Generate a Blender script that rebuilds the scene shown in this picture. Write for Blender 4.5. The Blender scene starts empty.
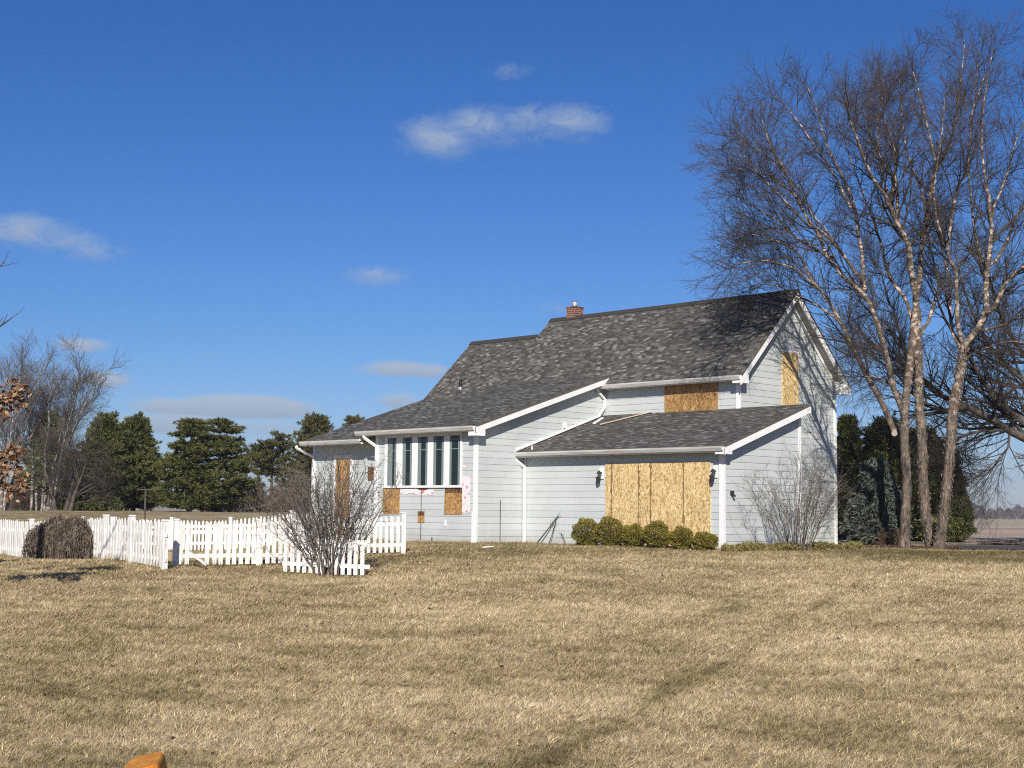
import bpy, math
import numpy as np
from mathutils import Vector
rng = np.random.default_rng(7)
S = bpy.context.scene
COL = S.collection
R_ = math.radians
PI = math.pi

# ------------------------------------------------------------------ camera (fitted to the house geometry)
CAM = np.array([24.6036, -32.3613, 0.9825])
YAW, PITCH, ROLL, FPX = 0.7936, R_(4.993), R_(0.5723), 1459.94
Fv = np.array([-math.sin(YAW) * math.cos(PITCH), math.cos(YAW) * math.cos(PITCH), math.sin(PITCH)])
R0 = np.array([math.cos(YAW), math.sin(YAW), 0.0])
U0 = np.cross(R0, Fv)
Rv = R0 * math.cos(ROLL) + U0 * math.sin(ROLL)
Uv = U0 * math.cos(ROLL) - R0 * math.sin(ROLL)
Fh = np.array([-math.sin(YAW), math.cos(YAW), 0.0])      # horizontal view direction
Lh = np.array([math.cos(YAW), math.sin(YAW), 0.0])       # to the right of it


def ray(px, py):
    d = Fv + Rv * (px - 512) / FPX - Uv * (py - 384) / FPX
    return d / d.dot(Fh)


def P(px, py, s):
    return CAM + ray(px, py) * s


def onY(px, py, Y):
    d = ray(px, py)
    return CAM + d * (Y - CAM[1]) / d[1]


def onX(px, py, X):
    d = ray(px, py)
    return CAM + d * (X - CAM[0]) / d[0]


def sl(x, y):
    """distance along the street-to-house axis, and sideways from it"""
    dx, dy = np.asarray(x) - CAM[0], np.asarray(y) - CAM[1]
    return dx * Fh[0] + dy * Fh[1], dx * Lh[0] + dy * Lh[1]


def smooth(a, b, x):
    t = np.clip((np.asarray(x, float) - a) / (b - a), 0, 1)
    return t * t * (3 - 2 * t)


def ground(x, y):
    s, l = sl(x, y)
    z = np.interp(s, [-50, 20, 26, 31, 34, 37, 40, 60], [-.7, -.68, -.6, -.4, -.2, -.06, 0, 0])
    z = z + 0.015 * np.sin(x * 1.3 + 2) * np.sin(y * 1.1) + .02 * np.sin(x * .45) * np.sin(y * .52 + 1)
    left = smooth(-2.0, -12.0, l)
    z = z + left * (smooth(47, 68, s) * .80) - smooth(-5.5, -9.5, l) * smooth(32.5, 39, s) * (1 - smooth(47, 60, s)) * .36
    z = z + .08 * smooth(-5.5, -7.5, l) * smooth(24, 30, s) * (1 - smooth(31, 34, s))
    z = z - smooth(55, 300, s) * .25 - smooth(250, 1000, s) * .5
    return z


def at(px, s):
    p = P(px, 511.5 + .01 * (px - 512), s)
    p[2] = float(ground(p[0], p[1]))
    return p


# ------------------------------------------------------------------ materials
def mat(name, col, rough=.8, spec=.3):
    m = bpy.data.materials.new(name)
    m.use_nodes = True
    b = m.node_tree.nodes['Principled BSDF']
    b.inputs['Base Color'].default_value = (*col, 1)
    b.inputs['Roughness'].default_value = rough
    b.inputs['Specular IOR Level'].default_value = spec
    return m


class N:
    """tiny node helper"""
    def __init__(s, m):
        s.m = m; s.t = m.node_tree; s.b = s.t.nodes.get('Principled BSDF')

    def n(s, typ, **kw):
        x = s.t.nodes.new(typ)
        for k, v in kw.items():
            if k.startswith('i_'):
                key = k[2:]
                key = int(key) if key.isdigit() else key.replace('_', ' ')
                s.set(x.inputs[key], v)
            else:
                setattr(x, k, v)
        return x

    def set(s, inp, v):
        if isinstance(v, bpy.types.NodeSocket):
            s.t.links.new(v, inp)
        else:
            inp.default_value = v

    def math(s, op, a, b=None, c=None, clamp=False):
        x = s.t.nodes.new('ShaderNodeMath'); x.operation = op; x.use_clamp = clamp
        s.set(x.inputs[0], a)
        if b is not None: s.set(x.inputs[1], b)
        if c is not None: s.set(x.inputs[2], c)
        return x.outputs[0]

    def noise(s, vec, scale, detail=3, rough=.5, dist=0):
        x = s.t.nodes.new('ShaderNodeTexNoise')
        if vec is not None: s.t.links.new(vec, x.inputs['Vector'])
        x.inputs['Scale'].default_value = scale; x.inputs['Detail'].default_value = detail
        x.inputs['Roughness'].default_value = rough; x.inputs['Distortion'].default_value = dist
        return x.outputs['Fac']

    def ramp(s, fac, stops, interp='LINEAR'):
        x = s.t.nodes.new('ShaderNodeValToRGB'); x.color_ramp.interpolation = interp
        s.t.links.new(fac, x.inputs[0])
        e = x.color_ramp.elements
        while len(e) < len(stops): e.new(.5)
        for k, (p, c) in enumerate(stops):
            e[k].position = p; e[k].color = (*c, 1) if len(c) == 3 else c
        return x.outputs[0]

    def mix(s, fac, a, b, blend='MIX'):
        x = s.t.nodes.new('ShaderNodeMix'); x.data_type = 'RGBA'; x.blend_type = blend
        s.set(x.inputs[0], fac)
        for k, v in ((6, a), (7, b)):
            if not isinstance(v, bpy.types.NodeSocket): v = (*v, 1) if len(v) == 3 else v
            s.set(x.inputs[k], v)
        return x.outputs[2]

    def scale(s, vec, sx, sy, sz):
        x = s.t.nodes.new('ShaderNodeVectorMath'); x.operation = 'MULTIPLY'
        s.t.links.new(vec, x.inputs[0]); x.inputs[1].default_value = (sx, sy, sz)
        return x.outputs[0]

    def pos(s):
        return s.t.nodes.new('ShaderNodeNewGeometry').outputs['Position']

    def uv(s):
        return s.t.nodes.new('ShaderNodeUVMap').outputs[0]

    def attr(s, name):
        x = s.t.nodes.new('ShaderNodeAttribute'); x.attribute_name = name
        return x.outputs['Fac']

    def base(s, v): s.set(s.b.inputs['Base Color'], v)

    def bump(s, h, strength=.4, dist=.02):
        x = s.t.nodes.new('ShaderNodeBump'); x.inputs['Strength'].default_value = strength
        x.inputs['Distance'].default_value = dist
        s.t.links.new(h, x.inputs['Height']); s.t.links.new(x.outputs[0], s.b.inputs['Normal'])


M = {}
# siding: each board a little different, faint dirt
m = mat('siding_paint', (.5, .53, .54), .75, .3); k = N(m); M['siding'] = m
sep = k.n('ShaderNodeSeparateXYZ'); k.t.links.new(k.pos(), sep.inputs[0])
row = k.math('FLOOR', k.math('DIVIDE', sep.outputs[2], .2))
wn = k.n('ShaderNodeTexWhiteNoise', noise_dimensions='1D'); k.t.links.new(row, wn.inputs['W'])
c1 = k.mix(wn.outputs['Value'], (.49, .53, .52), (.54, .58, .568))
n1 = k.noise(k.scale(k.pos(), 1, 1, .5), 1.1, 5, .6)
c2 = k.mix(k.ramp(n1, [(.42, (0, 0, 0)), (.75, (.35, .35, .35))]), c1, (.40, .41, .40))
su = k.n('ShaderNodeSeparateXYZ'); k.t.links.new(k.uv(), su.inputs[0])
jf = k.math('FRACT', k.math('ADD', k.math('DIVIDE', su.outputs[0], 1.83), k.math('MULTIPLY', wn.outputs['Value'], 5.0)))
jm = k.math('LESS_THAN', jf, .0095)
low = k.ramp(k.math('ADD', k.math('MULTIPLY', sep.outputs[2], 1.6), k.noise(k.pos(), 2.0, 4)), [(.5, (.45, .45, .45)), (1.0, (0, 0, 0))])
c3 = k.mix(low, c2, (.33, .30, .24))
k.base(k.mix(k.math('MULTIPLY', jm, .16), c3, (.12, .12, .12)))
k.bump(k.noise(k.scale(k.pos(), 4, 4, 60), 1.5, 3), .15, .004)

m = mat('white_trim', (.8, .8, .79), .5, .4); k = N(m); M['white'] = m
n1 = k.noise(k.pos(), 3.2, 6, .65)
k.base(k.mix(k.ramp(n1, [(.5, (0, 0, 0)), (.8, (.5, .5, .5))]), (.82, .82, .81), (.55, .53, .49)))
m = mat('fence_paint', (.8, .8, .79), .6, .3); k = N(m); M['fence'] = m
n1 = k.noise(k.scale(k.pos(), 6, 6, 1.5), 2.5, 5, .65)
k.base(k.mix(k.ramp(n1, [(.42, (0, 0, 0)), (.72, (.75, .75, .75))]), (.82, .81, .78), (.46, .42, .35)))
m = mat('gutter_metal', (.62, .61, .58), .45, .5); k = N(m); M['gutter'] = m
n1 = k.noise(k.scale(k.pos(), .6, .6, 9), 2.0, 5, .6)
k.base(k.mix(k.ramp(n1, [(.4, (0, 0, 0)), (.7, (.8, .8, .8))]), (.70, .69, .66), (.40, .38, .33)))
M['soffit'] = mat('soffit_grey', (.42, .43, .43), .8)
M['foundation'] = mat('foundation_concrete', (.06, .055, .05), .95)

# shingles: UV in metres, u along the eave, v up the slope
def shingles(name, tint):
    m = mat(name, (.12, .11, .1), .92, .2); k = N(m)
    sep = k.n('ShaderNodeSeparateXYZ'); k.t.links.new(k.uv(), sep.inputs[0])
    u, v = sep.outputs[0], sep.outputs[1]
    vr = k.math('DIVIDE', v, .088); row = k.math('FLOOR', vr)
    off = k.n('ShaderNodeTexWhiteNoise', noise_dimensions='1D'); k.t.links.new(row, off.inputs['W'])
    wob = k.math('MULTIPLY', k.noise(k.scale(k.uv(), 1, 7, 1), 2.3, 1), .5)
    uu = k.math('ADD', k.math('ADD', k.math('DIVIDE', u, .17), k.math('MULTIPLY', off.outputs[0], 7)), wob)
    cell = k.math('FLOOR', uu)
    cv = k.n('ShaderNodeCombineXYZ'); k.t.links.new(cell, cv.inputs[0]); k.t.links.new(row, cv.inputs[1])
    w1 = k.n('ShaderNodeTexWhiteNoise', noise_dimensions='2D'); k.t.links.new(cv.outputs[0], w1.inputs['Vector'])
    big = k.noise(k.uv(), .35, 4, .6)
    fac = k.math('ADD', w1.outputs['Value'], k.math('MULTIPLY', k.math('SUBTRACT', big, .5), .35), clamp=True)
    c = k.ramp(fac, [(0, (.075, .069, .065)), (.25, (.105, .094, .089)), (.48, (.130, .118, .108)), (.66, (.15, .142, .136)),
                     (.84, (.185, .178, .168)), (.93, (.28, .272, .255))], 'CONSTANT')
    edge = k.ramp(k.math('FRACT', vr), [(0, (.45, .45, .45)), (.12, (1, 1, 1)), (.9, (1, 1, 1)), (1, (.9, .9, .9))])
    gran = k.ramp(k.noise(k.uv(), 60, 2), [(.3, (.75, .75, .75)), (.7, (1.2, 1.2, 1.2))])
    c = k.mix(1, k.mix(1, c, edge, 'MULTIPLY'), gran, 'MULTIPLY')
    k.base(k.mix(1, c, tint, 'MULTIPLY'))
    h = k.math('ADD', k.math('SUBTRACT', 1, k.math('FRACT', vr)), k.math('MULTIPLY', w1.outputs['Value'], .5))
    k.bump(h, .7, .012)
    return m
M['shingle'] = shingles('roof_shingles', (.84, .845, .80))
M['shingle_edge'] = mat('shingle_edge', (.05, .045, .042), .9)

def osb(name, a, b, c, d):
    m = mat(name, b, .75, .3); k = N(m)
    def vor(sx, sy, sd):
        mp = k.n('ShaderNodeMapping'); k.t.links.new(k.uv(), mp.inputs[0])
        mp.inputs['Rotation'].default_value = (0, 0, sd); mp.inputs['Scale'].default_value = (sx, sy, 1)
        x = k.n('ShaderNodeTexVoronoi', feature='F1'); x.inputs['Scale'].default_value = 1; x.inputs['Randomness'].default_value = 1
        k.t.links.new(mp.outputs[0], x.inputs['Vector'])
        s2 = k.n('ShaderNodeSeparateColor'); k.t.links.new(x.outputs['Color'], s2.inputs[0])
        return s2.outputs[0]
    v1, v2 = vor(34, 15, .6), vor(30, 14, -1.0)
    sel = k.ramp(k.noise(k.uv(), 14, 2), [(.48, (0, 0, 0)), (.52, (1, 1, 1))])
    f = k.mix(sel, v1, v2)
    col = k.ramp(f, [(0, a), (.2, b), (.6, c), (.88, d)], 'CONSTANT')
    big = k.ramp(k.noise(k.uv(), 1.4, 3), [(.3, (.86, .84, .8)), (.7, (1.1, 1.1, 1.1))])
    k.base(k.mix(1, col, big, 'MULTIPLY'))
    return m
M['osb'] = osb('strand_board', (.38, .23, .10), (.60, .43, .20), (.72, .55, .28), (.82, .69, .42))
M['osb_dark'] = osb('weathered_strand_board', (.20, .10, .035), (.37, .21, .078), (.49, .29, .115), (.60, .39, .18))
M['osb_brown'] = osb('dark_brown_strand_board', (.05, .025, .014), (.11, .055, .026), (.20, .11, .05), (.26, .15, .08))  # darkest brown board tones, for the small strips and patches
M['wrap'] = mat('house_wrap', (.74, .70, .71), .55)
k = N(M['wrap']); n1 = k.noise(k.pos(), 7, 2, .5)
k.base(k.ramp(n1, [(0, (.76, .75, .76)), (.56, (.76, .72, .73)), (.60, (.68, .46, .49)), (.66, (.60, .20, .24))]))
M['glass'] = mat('window_glass', (.012, .02, .022), .06, .6)
M['curtain'] = mat('pale_curtain', (.20, .25, .24), .8)
M['muntin'] = mat('window_grille', (.25, .32, .32), .5)
M['dark'] = mat('dark_metal', (.03, .03, .032), .5)
M['pipe'] = mat('black_vent_pipe', (.015, .015, .016), .5)
M['seam'] = mat('panel_seam', (.24, .15, .07), .9)
M['tin'] = mat('galvanised_cap', (.75, .76, .78), .3); N(M['tin']).b.inputs['Metallic'].default_value = .6
M['rawwood'] = mat('bare_lath', (.52, .40, .30), .8)
# brick
m = mat('chimney_brick', (.3, .1, .06), .9); k = N(m); M['brick'] = m
br = k.n('ShaderNodeTexBrick'); k.t.links.new(k.uv(), br.inputs['Vector'])
br.inputs['Scale'].default_value = 1; br.inputs['Brick Width'].default_value = .21; br.inputs['Row Height'].default_value = .075
br.inputs['Mortar Size'].default_value = .008; br.inputs['Color1'].default_value = (.22, .075, .035, 1)
br.inputs['Color2'].default_value = (.09, .035, .025, 1); br.inputs['Mortar'].default_value = (.33, .28, .23, 1)
k.base(br.outputs[0])

def bark(name, dark, light, thr, sx=3, sz=3, sc=3.0, soft=.06, low=None, bump=.5):
    m = mat(name, dark, .9, .2); k = N(m)
    ps = k.scale(k.pos(), sx, sx, sz)
    n1 = k.noise(ps, sc, 4, .6)
    fine = k.ramp(k.noise(k.scale(k.pos(), 3, 3, .8), 14, 3), [(.3, (.55, .55, .55)), (.7, (1.25, 1.25, 1.25))])
    c = k.mix(k.ramp(n1, [(thr - soft, (0, 0, 0)), (thr + soft, (1, 1, 1))]), dark, light)
    if low:
        sp = k.n('ShaderNodeSeparateXYZ'); k.t.links.new(k.pos(), sp.inputs[0])
        hf = k.ramp(k.math('DIVIDE', sp.outputs[2], low[1]), [(.35, (0, 0, 0)), (1.0, (1, 1, 1))])
        fis = k.ramp(k.noise(k.scale(k.pos(), 9, 9, 1.6), 1.6, 5, .7, 1.0), [(.38, (.25, .23, .22)), (.46, (.8, .8, .8)), (.54, (1.2, 1.15, 1.1)), (.66, (2.4, 2.2, 2.0))])
        c = k.mix(hf, k.mix(1, low[0], fis, 'MULTIPLY'), c)
    k.base(k.mix(1, c, fine, 'MULTIPLY'))
    k.bump(k.noise(k.scale(k.pos(), 3, 3, .7), 12, 4, .7), bump, .03)
    return m
M['birch'] = bark('peeling_birch_bark', (.12, .095, .075), (.62, .50, .40), .56, 1.5, 2.4, 2.8, .07, low=((.128, .106, .087), 7.0))
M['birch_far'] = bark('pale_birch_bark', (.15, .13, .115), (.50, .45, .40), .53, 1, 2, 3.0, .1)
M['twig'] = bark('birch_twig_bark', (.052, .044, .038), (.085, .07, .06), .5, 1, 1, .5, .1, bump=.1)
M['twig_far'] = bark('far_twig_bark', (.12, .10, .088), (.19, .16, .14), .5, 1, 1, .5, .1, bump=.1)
M['twig_top'] = bark('reddish_twig_bark', (.068, .055, .047), (.105, .083, .07), .5, 1, 1, .5, .1, bump=.1)
M['grey_bark'] = bark('grey_brown_bark', (.075, .062, .052), (.13, .11, .095), .5, 1.5, 1.5, 3, .1)
M['shrub_bark'] = bark('grey_shrub_bark', (.125, .108, .09), (.22, .19, .16), .5, 3, 3, 3, .1)
M['shrub_pale'] = bark('pale_shrub_bark', (.14, .115, .09), (.24, .2, .165), .5, 3, 3, 3, .1)
M['vine'] = bark('dry_vine_bark', (.085, .065, .048), (.28, .225, .17), .53, 3, 3, 3, .1)

def leafy(name, a, b, c, sc=1.2, rough=.7):
    m = mat(name, b, rough, .25); k = N(m)
    r = k.attr('rnd'); n1 = k.noise(k.pos(), sc, 3)
    f = k.math('ADD', k.math('MULTIPLY', r, .55), k.math('MULTIPLY', n1, .5), clamp=True)
    k.base(k.ramp(f, [(.2, a), (.5, b), (.85, c)]))
    return m
M['spruce'] = leafy('spruce_needles', (.060, .070, .024), (.145, .155, .052), (.24, .24, .085))
M['pine'] = leafy('pine_needles', (.030, .036, .010), (.075, .082, .022), (.155, .155, .045))
M['pine_far'] = leafy('olive_pine_needles', (.034, .036, .014), (.078, .076, .028), (.14, .13, .05))
M['bluespruce'] = leafy('blue_spruce_needles', (.040, .052, .042), (.078, .098, .080), (.14, .16, .13))
M['yew'] = leafy('boxwood_leaves', (.055, .05, .009), (.155, .135, .02), (.33, .27, .045), 3)
M['oakleaf'] = leafy('dead_oak_leaves', (.075, .035, .018), (.20, .105, .058), (.44, .30, .19), 3)
M['bed'] = leafy('dry_bed_leaves', (.07, .065, .015), (.18, .15, .045), (.36, .29, .11), 2)
M['litter'] = leafy('leaf_litter', (.045, .03, .018), (.10, .06, .035), (.17, .12, .08), 2)
M['flake'] = leafy('loose_bark_flakes', (.055, .042, .033), (.125, .10, .08), (.30, .235, .18), 3)
M['wood_far'] = leafy('far_bare_wood', (.05, .042, .04), (.085, .07, .065), (.13, .11, .10), .05)
M['thicket'] = leafy('brown_thicket', (.07, .048, .038), (.12, .085, .065), (.17, .13, .1), .5)

# lawn
def lawn_colour(k, blade):
    p = k.pos()
    g = k.attr('green')
    n1 = k.noise(k.scale(p, 1, 1, 0), .9, 5, .62, .5)
    n2 = k.noise(k.scale(p, 1, 1, 0), 2.6, 3, .6)
    n3 = k.noise(k.scale(p, 1, 1, 0), .16, 2, .5)
    f = k.math('ADD', k.math('MULTIPLY', n1, .62), k.math('ADD', k.math('MULTIPLY', n2, .42), k.math('MULTIPLY', k.math('SUBTRACT', k.noise(k.scale(p, 1, 1, 0), 8, 2, .6), .5), .42)))
    f = k.math('ADD', k.math('SUBTRACT', f, .045), k.math('MULTIPLY', k.math('SUBTRACT', n3, .5), .35))
    f = k.math('SUBTRACT', f, g)
    patch = k.ramp(f, [(.18, (.145, .122, .060)), (.37, (.275, .225, .120)), (.48, (.43, .348, .208)), (.66, (.585, .482, .318))])
    if blade:
        r = k.attr('rnd')
        t = k.ramp(r, [(0, (.40, .39, .34)), (.3, (.80, .79, .75)), (.7, (1.06, 1.04, 1.0)), (.92, (1.32, 1.29, 1.22)), (1, (1.7, 1.66, 1.58))])
    else:
        t = k.ramp(k.noise(k.scale(p, 1, 1, 0), 28, 4, .75), [(.25, (.35, .34, .32)), (.5, (.78, .77, .75)), (.75, (1.3, 1.3, 1.3))])
    return k.mix(1, patch, t, 'MULTIPLY')
m = mat('dry_grass_blades', (.3, .25, .15), .8, .2); k = N(m); M['blade'] = m
k.base(lawn_colour(k, True))
m = mat('ground_surface', (.3, .25, .15), .95, .1); k = N(m); M['ground'] = m
lawn = lawn_colour(k, False)
p = k.pos()
fn = k.noise(k.scale(p, .02, .02, 0), 3, 4, .6)
fieldc = k.ramp(fn, [(.3, (.36, .29, .215)), (.5, (.43, .35, .26)), (.7, (.49, .405, .31))])
mp = k.n('ShaderNodeMapping'); k.t.links.new(p, mp.inputs[0]); mp.inputs['Rotation'].default_value = (0, 0, -YAW)
mp.inputs['Scale'].default_value = (.012, .22, 0)
rowsn = k.ramp(k.noise(mp.outputs[0], 1.0, 3), [(.35, (.72, .70, .68)), (.6, (1.1, 1.1, 1.1))])
fieldc = k.mix(1, fieldc, rowsn, 'MULTIPLY')
k.base(k.mix(k.attr('field'), lawn, fieldc))
k.bump(k.noise(p, 14, 5, .7), .6, .05)
m = mat('asphalt_drive', (.055, .055, .058), .85, .4); k = N(m); M['asphalt'] = m
k.base(k.ramp(k.noise(k.pos(), 1.5, 5, .7), [(.35, (.035, .036, .04)), (.65, (.085, .085, .088)), (.8, (.2, .19, .175))]))
M['orange'] = mat('orange_plastic', (.75, .27, .045), .7, .2)
k = N(M['orange']); k.base(k.ramp(k.noise(k.pos(), 25, 4, .7), [(.35, (.52, .17, .025)), (.6, (.64, .29, .05)), (.8, (.70, .40, .14))]))

# ------------------------------------------------------------------ object helpers
def tag(o, label=None, cat=None, group=None, kind=None):
    if label: o['label'] = label
    if cat: o['category'] = cat
    if group: o['group'] = group
    if kind: o['kind'] = kind
    return o


def thing(name, loc, label, cat, group=None):
    o = bpy.data.objects.new(name, None); COL.objects.link(o)
    o.location = [float(v) for v in loc]; o.empty_display_size = .2
    return tag(o, label, cat, group)


def wloc(o):
    v = np.zeros(3)
    while o is not None:
        v += np.array(o.location); o = o.parent
    return v


def link(name, me, material, parent):
    o = bpy.data.objects.new(name, me); COL.objects.link(o)
    if material is not None:
        for mm in (material if isinstance(material, (list, tuple)) else [material]): me.materials.append(mm)
    if parent is not None: o.parent = parent
    return o


def np_mesh(name, V, Fc, material, parent=None, attrs=None, smooth_=False, origin=None):
    """V (n,3); Fc (m,k) one polygon size"""
    V = np.asarray(V, np.float32)
    o0 = wloc(parent) if parent is not None else (np.zeros(3) if origin is None else np.asarray(origin, float))
    V = V - o0.astype(np.float32)
    Fc = np.asarray(Fc, np.int32)
    me = bpy.data.meshes.new(name)
    n, kk = Fc.shape
    me.vertices.add(len(V)); me.vertices.foreach_set('co', V.ravel())
    me.loops.add(n * kk); me.loops.foreach_set('vertex_index', Fc.ravel())
    me.polygons.add(n)
    me.polygons.foreach_set('loop_start', np.arange(0, n * kk, kk, dtype=np.int32))
    me.polygons.foreach_set('loop_total', np.full(n, kk, np.int32))
    if smooth_: me.polygons.foreach_set('use_smooth', np.ones(n, bool))
    for an, (dom, vals) in (attrs or {}).items():
        a = me.attributes.new(an, 'FLOAT', dom); a.data.foreach_set('value', np.asarray(vals, np.float32))
    me.update(calc_edges=True)
    o = link(name, me, material, parent)
    if parent is None and origin is not None: o.location = [float(v) for v in origin]
    return o


class MB:
    def __init__(s): s.v = []; s.f = []; s.uvs = []

    def poly(s, pts, uv=None):
        b = len(s.v); s.v += [tuple(map(float, p)) for p in pts]
        s.f.append(list(range(b, b + len(pts)))); s.uvs.append(uv)

    def box(s, x0, x1, y0, y1, z0, z1):
        x0, x1 = sorted((x0, x1)); y0, y1 = sorted((y0, y1)); z0, z1 = sorted((z0, z1))
        s.hexa([(x0, y0, z0), (x1, y0, z0), (x1, y1, z0), (x0, y1, z0)], [(x0, y0, z1), (x1, y0, z1), (x1, y1, z1), (x0, y1, z1)])

    def hexa(s, lo, hi):
        b = len(s.v); s.v += [tuple(map(float, p)) for p in list(lo) + list(hi)]
        n = len(lo)
        s.f.append([b + i for i in range(n)][::-1]); s.uvs.append(None)
        s.f.append([b + n + i for i in range(n)]); s.uvs.append(None)
        for i in range(n):
            j = (i + 1) % n
            s.f.append([b + i, b + j, b + n + j, b + n + i]); s.uvs.append(None)

    def prism_x(s, prof, x0, x1):
        s.hexa([(x0, y, z) for y, z in prof], [(x1, y, z) for y, z in prof])

    def prism_y(s, prof, y0, y1):
        s.hexa([(x, y0, z) for x, z in prof], [(x, y1, z) for x, z in prof])

    def bar(s, a, b, w, t=None, up=(0, 0, 1)):
        a, b = np.array(a, float), np.array(b, float); t = w if t is None else t
        d = (b - a) / np.linalg.norm(b - a); sd = np.cross(d, up)
        if np.linalg.norm(sd) < 1e-4: sd = np.array([1., 0, 0])
        sd /= np.linalg.norm(sd); u = np.cross(sd, d)
        c = [(-1, -1), (1, -1), (1, 1), (-1, 1)]
        s.hexa([a + sd * i * w / 2 + u * j * t / 2 for i, j in c], [b + sd * i * w / 2 + u * j * t / 2 for i, j in c])

    def cyl(s, a, b, r, n=12, r2=None):
        a, b = np.array(a, float), np.array(b, float); r2 = r if r2 is None else r2
        d = (b - a) / np.linalg.norm(b - a); sd = np.cross(d, (0, 0, 1) if abs(d[2]) < .9 else (1, 0, 0)); sd /= np.linalg.norm(sd); u = np.cross(sd, d)
        an = np.arange(n) * 2 * PI / n
        s.hexa([a + r * (sd * math.cos(q) + u * math.sin(q)) for q in an], [b + r2 * (sd * math.cos(q) + u * math.sin(q)) for q in an])

    def build(s, name, material, parent=None, bevel=0):
        import bmesh
        o0 = wloc(parent) if parent is not None else np.zeros(3)
        me = bpy.data.meshes.new(name)
        me.from_pydata([tuple(np.array(v) - o0) for v in s.v], [], s.f)
        bm = bmesh.new(); bm.from_mesh(me)
        bm.faces.ensure_lookup_table()
        uvl = bm.loops.layers.uv.new('UVMap')
        bm.normal_update()
        for f, uv in zip(bm.faces, s.uvs):
            n = f.normal
            for i, lp in enumerate(f.loops):
                c = np.array(lp.vert.co) + o0
                if uv is not None: lp[uvl].uv = uv[i]
                elif abs(n.z) > .9: lp[uvl].uv = (c[0], c[1])
                elif abs(n.y) >= abs(n.x): lp[uvl].uv = (c[0], c[2])
                else: lp[uvl].uv = (c[1], c[2])
        closed = all(u is None for u in s.uvs)
        if closed: bmesh.ops.recalc_face_normals(bm, faces=bm.faces)
        if bevel and closed:
            bmesh.ops.bevel(bm, geom=list(bm.edges), offset=bevel, segments=1, affect='EDGES', clamp_overlap=True)
        bm.to_mesh(me); bm.free()
        return link(name, me, material, parent)


def tubes(groups):
    """groups: list of (pts (B,n,3), rad (B,n), sides) -> V, F(quads)"""
    Vs, Fs = [], []; base = 0
    for pts, rad, k in groups:
        pts = np.asarray(pts, float); rad = np.asarray(rad, float)
        if len(pts) == 0: continue
        B, n, _ = pts.shape
        T = np.gradient(pts, axis=1); T /= np.linalg.norm(T, axis=2, keepdims=True) + 1e-9
        ref = np.tile(np.array([.31, .17, .93]), (B, 1))
        par = np.abs((T[:, 0] * ref).sum(1)) > .9; ref[par] = [.9, -.3, .1]
        A = np.cross(T, ref[:, None, :]); A /= np.linalg.norm(A, axis=2, keepdims=True) + 1e-9
        Bn = np.cross(T, A)
        an = np.arange(k) * 2 * PI / k
        ring = pts[:, :, None, :] + rad[:, :, None, None] * (A[:, :, None, :] * np.cos(an)[None, None, :, None] + Bn[:, :, None, :] * np.sin(an)[None, None, :, None])
        V = ring.reshape(-1, 3)
        idx = np.arange(B * n * k).reshape(B, n, k)
        a = idx[:, :-1, :]; b = np.roll(idx, -1, axis=2)[:, :-1, :]; c = np.roll(idx, -1, axis=2)[:, 1:, :]; d = idx[:, 1:, :]
        Fq = np.stack([a, b, c, d], -1).reshape(-1, 4)
        Vs.append(V); Fs.append(Fq + base); base += len(V)
    return np.concatenate(Vs), np.concatenate(Fs)


def tube_obj(name, groups, material, parent, smooth_=True):
    V, F_ = tubes(groups)
    return np_mesh(name, V, F_, material, parent, smooth_=smooth_)


def norm(v): return v / (np.linalg.norm(v, axis=-1, keepdims=True) + 1e-9)


def kids(pts, rad, per, ang, length, n, noise=.12, up=.1, tmin=.25, tmax=1., rratio=.55, rmin=.002, g=None, taper=.35, lenfall=.5, out=None):
    """grow children from every polyline"""
    g = g or rng
    B, m, _ = pts.shape
    t = tmin + (tmax - tmin) * (np.arange(per)[None, :] + g.random((B, per))) / per
    f = t * (m - 1); i = np.minimum(f.astype(int), m - 2); fr = f - i
    bi = np.arange(B)[:, None]
    p0 = pts[bi, i] * (1 - fr[..., None]) + pts[bi, i + 1] * fr[..., None]
    r0 = rad[bi, i] * (1 - fr) + rad[bi, i + 1] * fr
    T = norm(pts[bi, i + 1] - pts[bi, i])
    q = norm(np.cross(T, g.normal(size=T.shape)))
    a = ang * (1 + .35 * g.normal(size=t.shape)); a = np.clip(a, .1, 1.6)
    d = T * np.cos(a)[..., None] + q * np.sin(a)[..., None]
    L = length * (1 - lenfall * t) * (.6 + .8 * g.random(t.shape))
    d = norm(d + np.array([0, 0, up]))
    p0 = p0.reshape(-1, 3); d = d.reshape(-1, 3); L = L.ravel(); r0 = r0.ravel()
    out_p = [p0]; step = (L / (n - 1))[:, None]
    for j in range(n - 1):
        d = norm(d + g.normal(size=d.shape) * noise + np.array([0, 0, up * .5]))
        if out is not None: d = norm(d + out[1] * norm(p0 - out[0]))
        out_p.append(out_p[-1] + d * step)
    Pn = np.stack(out_p, 1)
    rs = np.maximum(r0 * rratio, rmin)[:, None] * np.linspace(1, taper, n)[None, :]
    return Pn, np.maximum(rs, rmin * .6)


def resample(pts, rad, n):
    pts = np.asarray(pts, float); rad = np.asarray(rad, float)
    # Catmull-Rom through points, then n samples
    Pp = np.vstack([2 * pts[0] - pts[1], pts, 2 * pts[-1] - pts[-2]]); out = []; ro = []
    m = len(pts) - 1
    for u in np.linspace(0, m, n):
        i = min(int(u), m - 1); t = u - i
        a, b, c, d = Pp[i], Pp[i + 1], Pp[i + 2], Pp[i + 3]
        out.append(.5 * ((2 * b) + (c - a) * t + (2 * a - 5 * b + 4 * c - d) * t * t + (3 * b - a - 3 * c + d) * t ** 3))
        ro.append(rad[i] * (1 - t) + rad[i + 1] * t)
    return np.array(out), np.array(ro)


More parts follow.
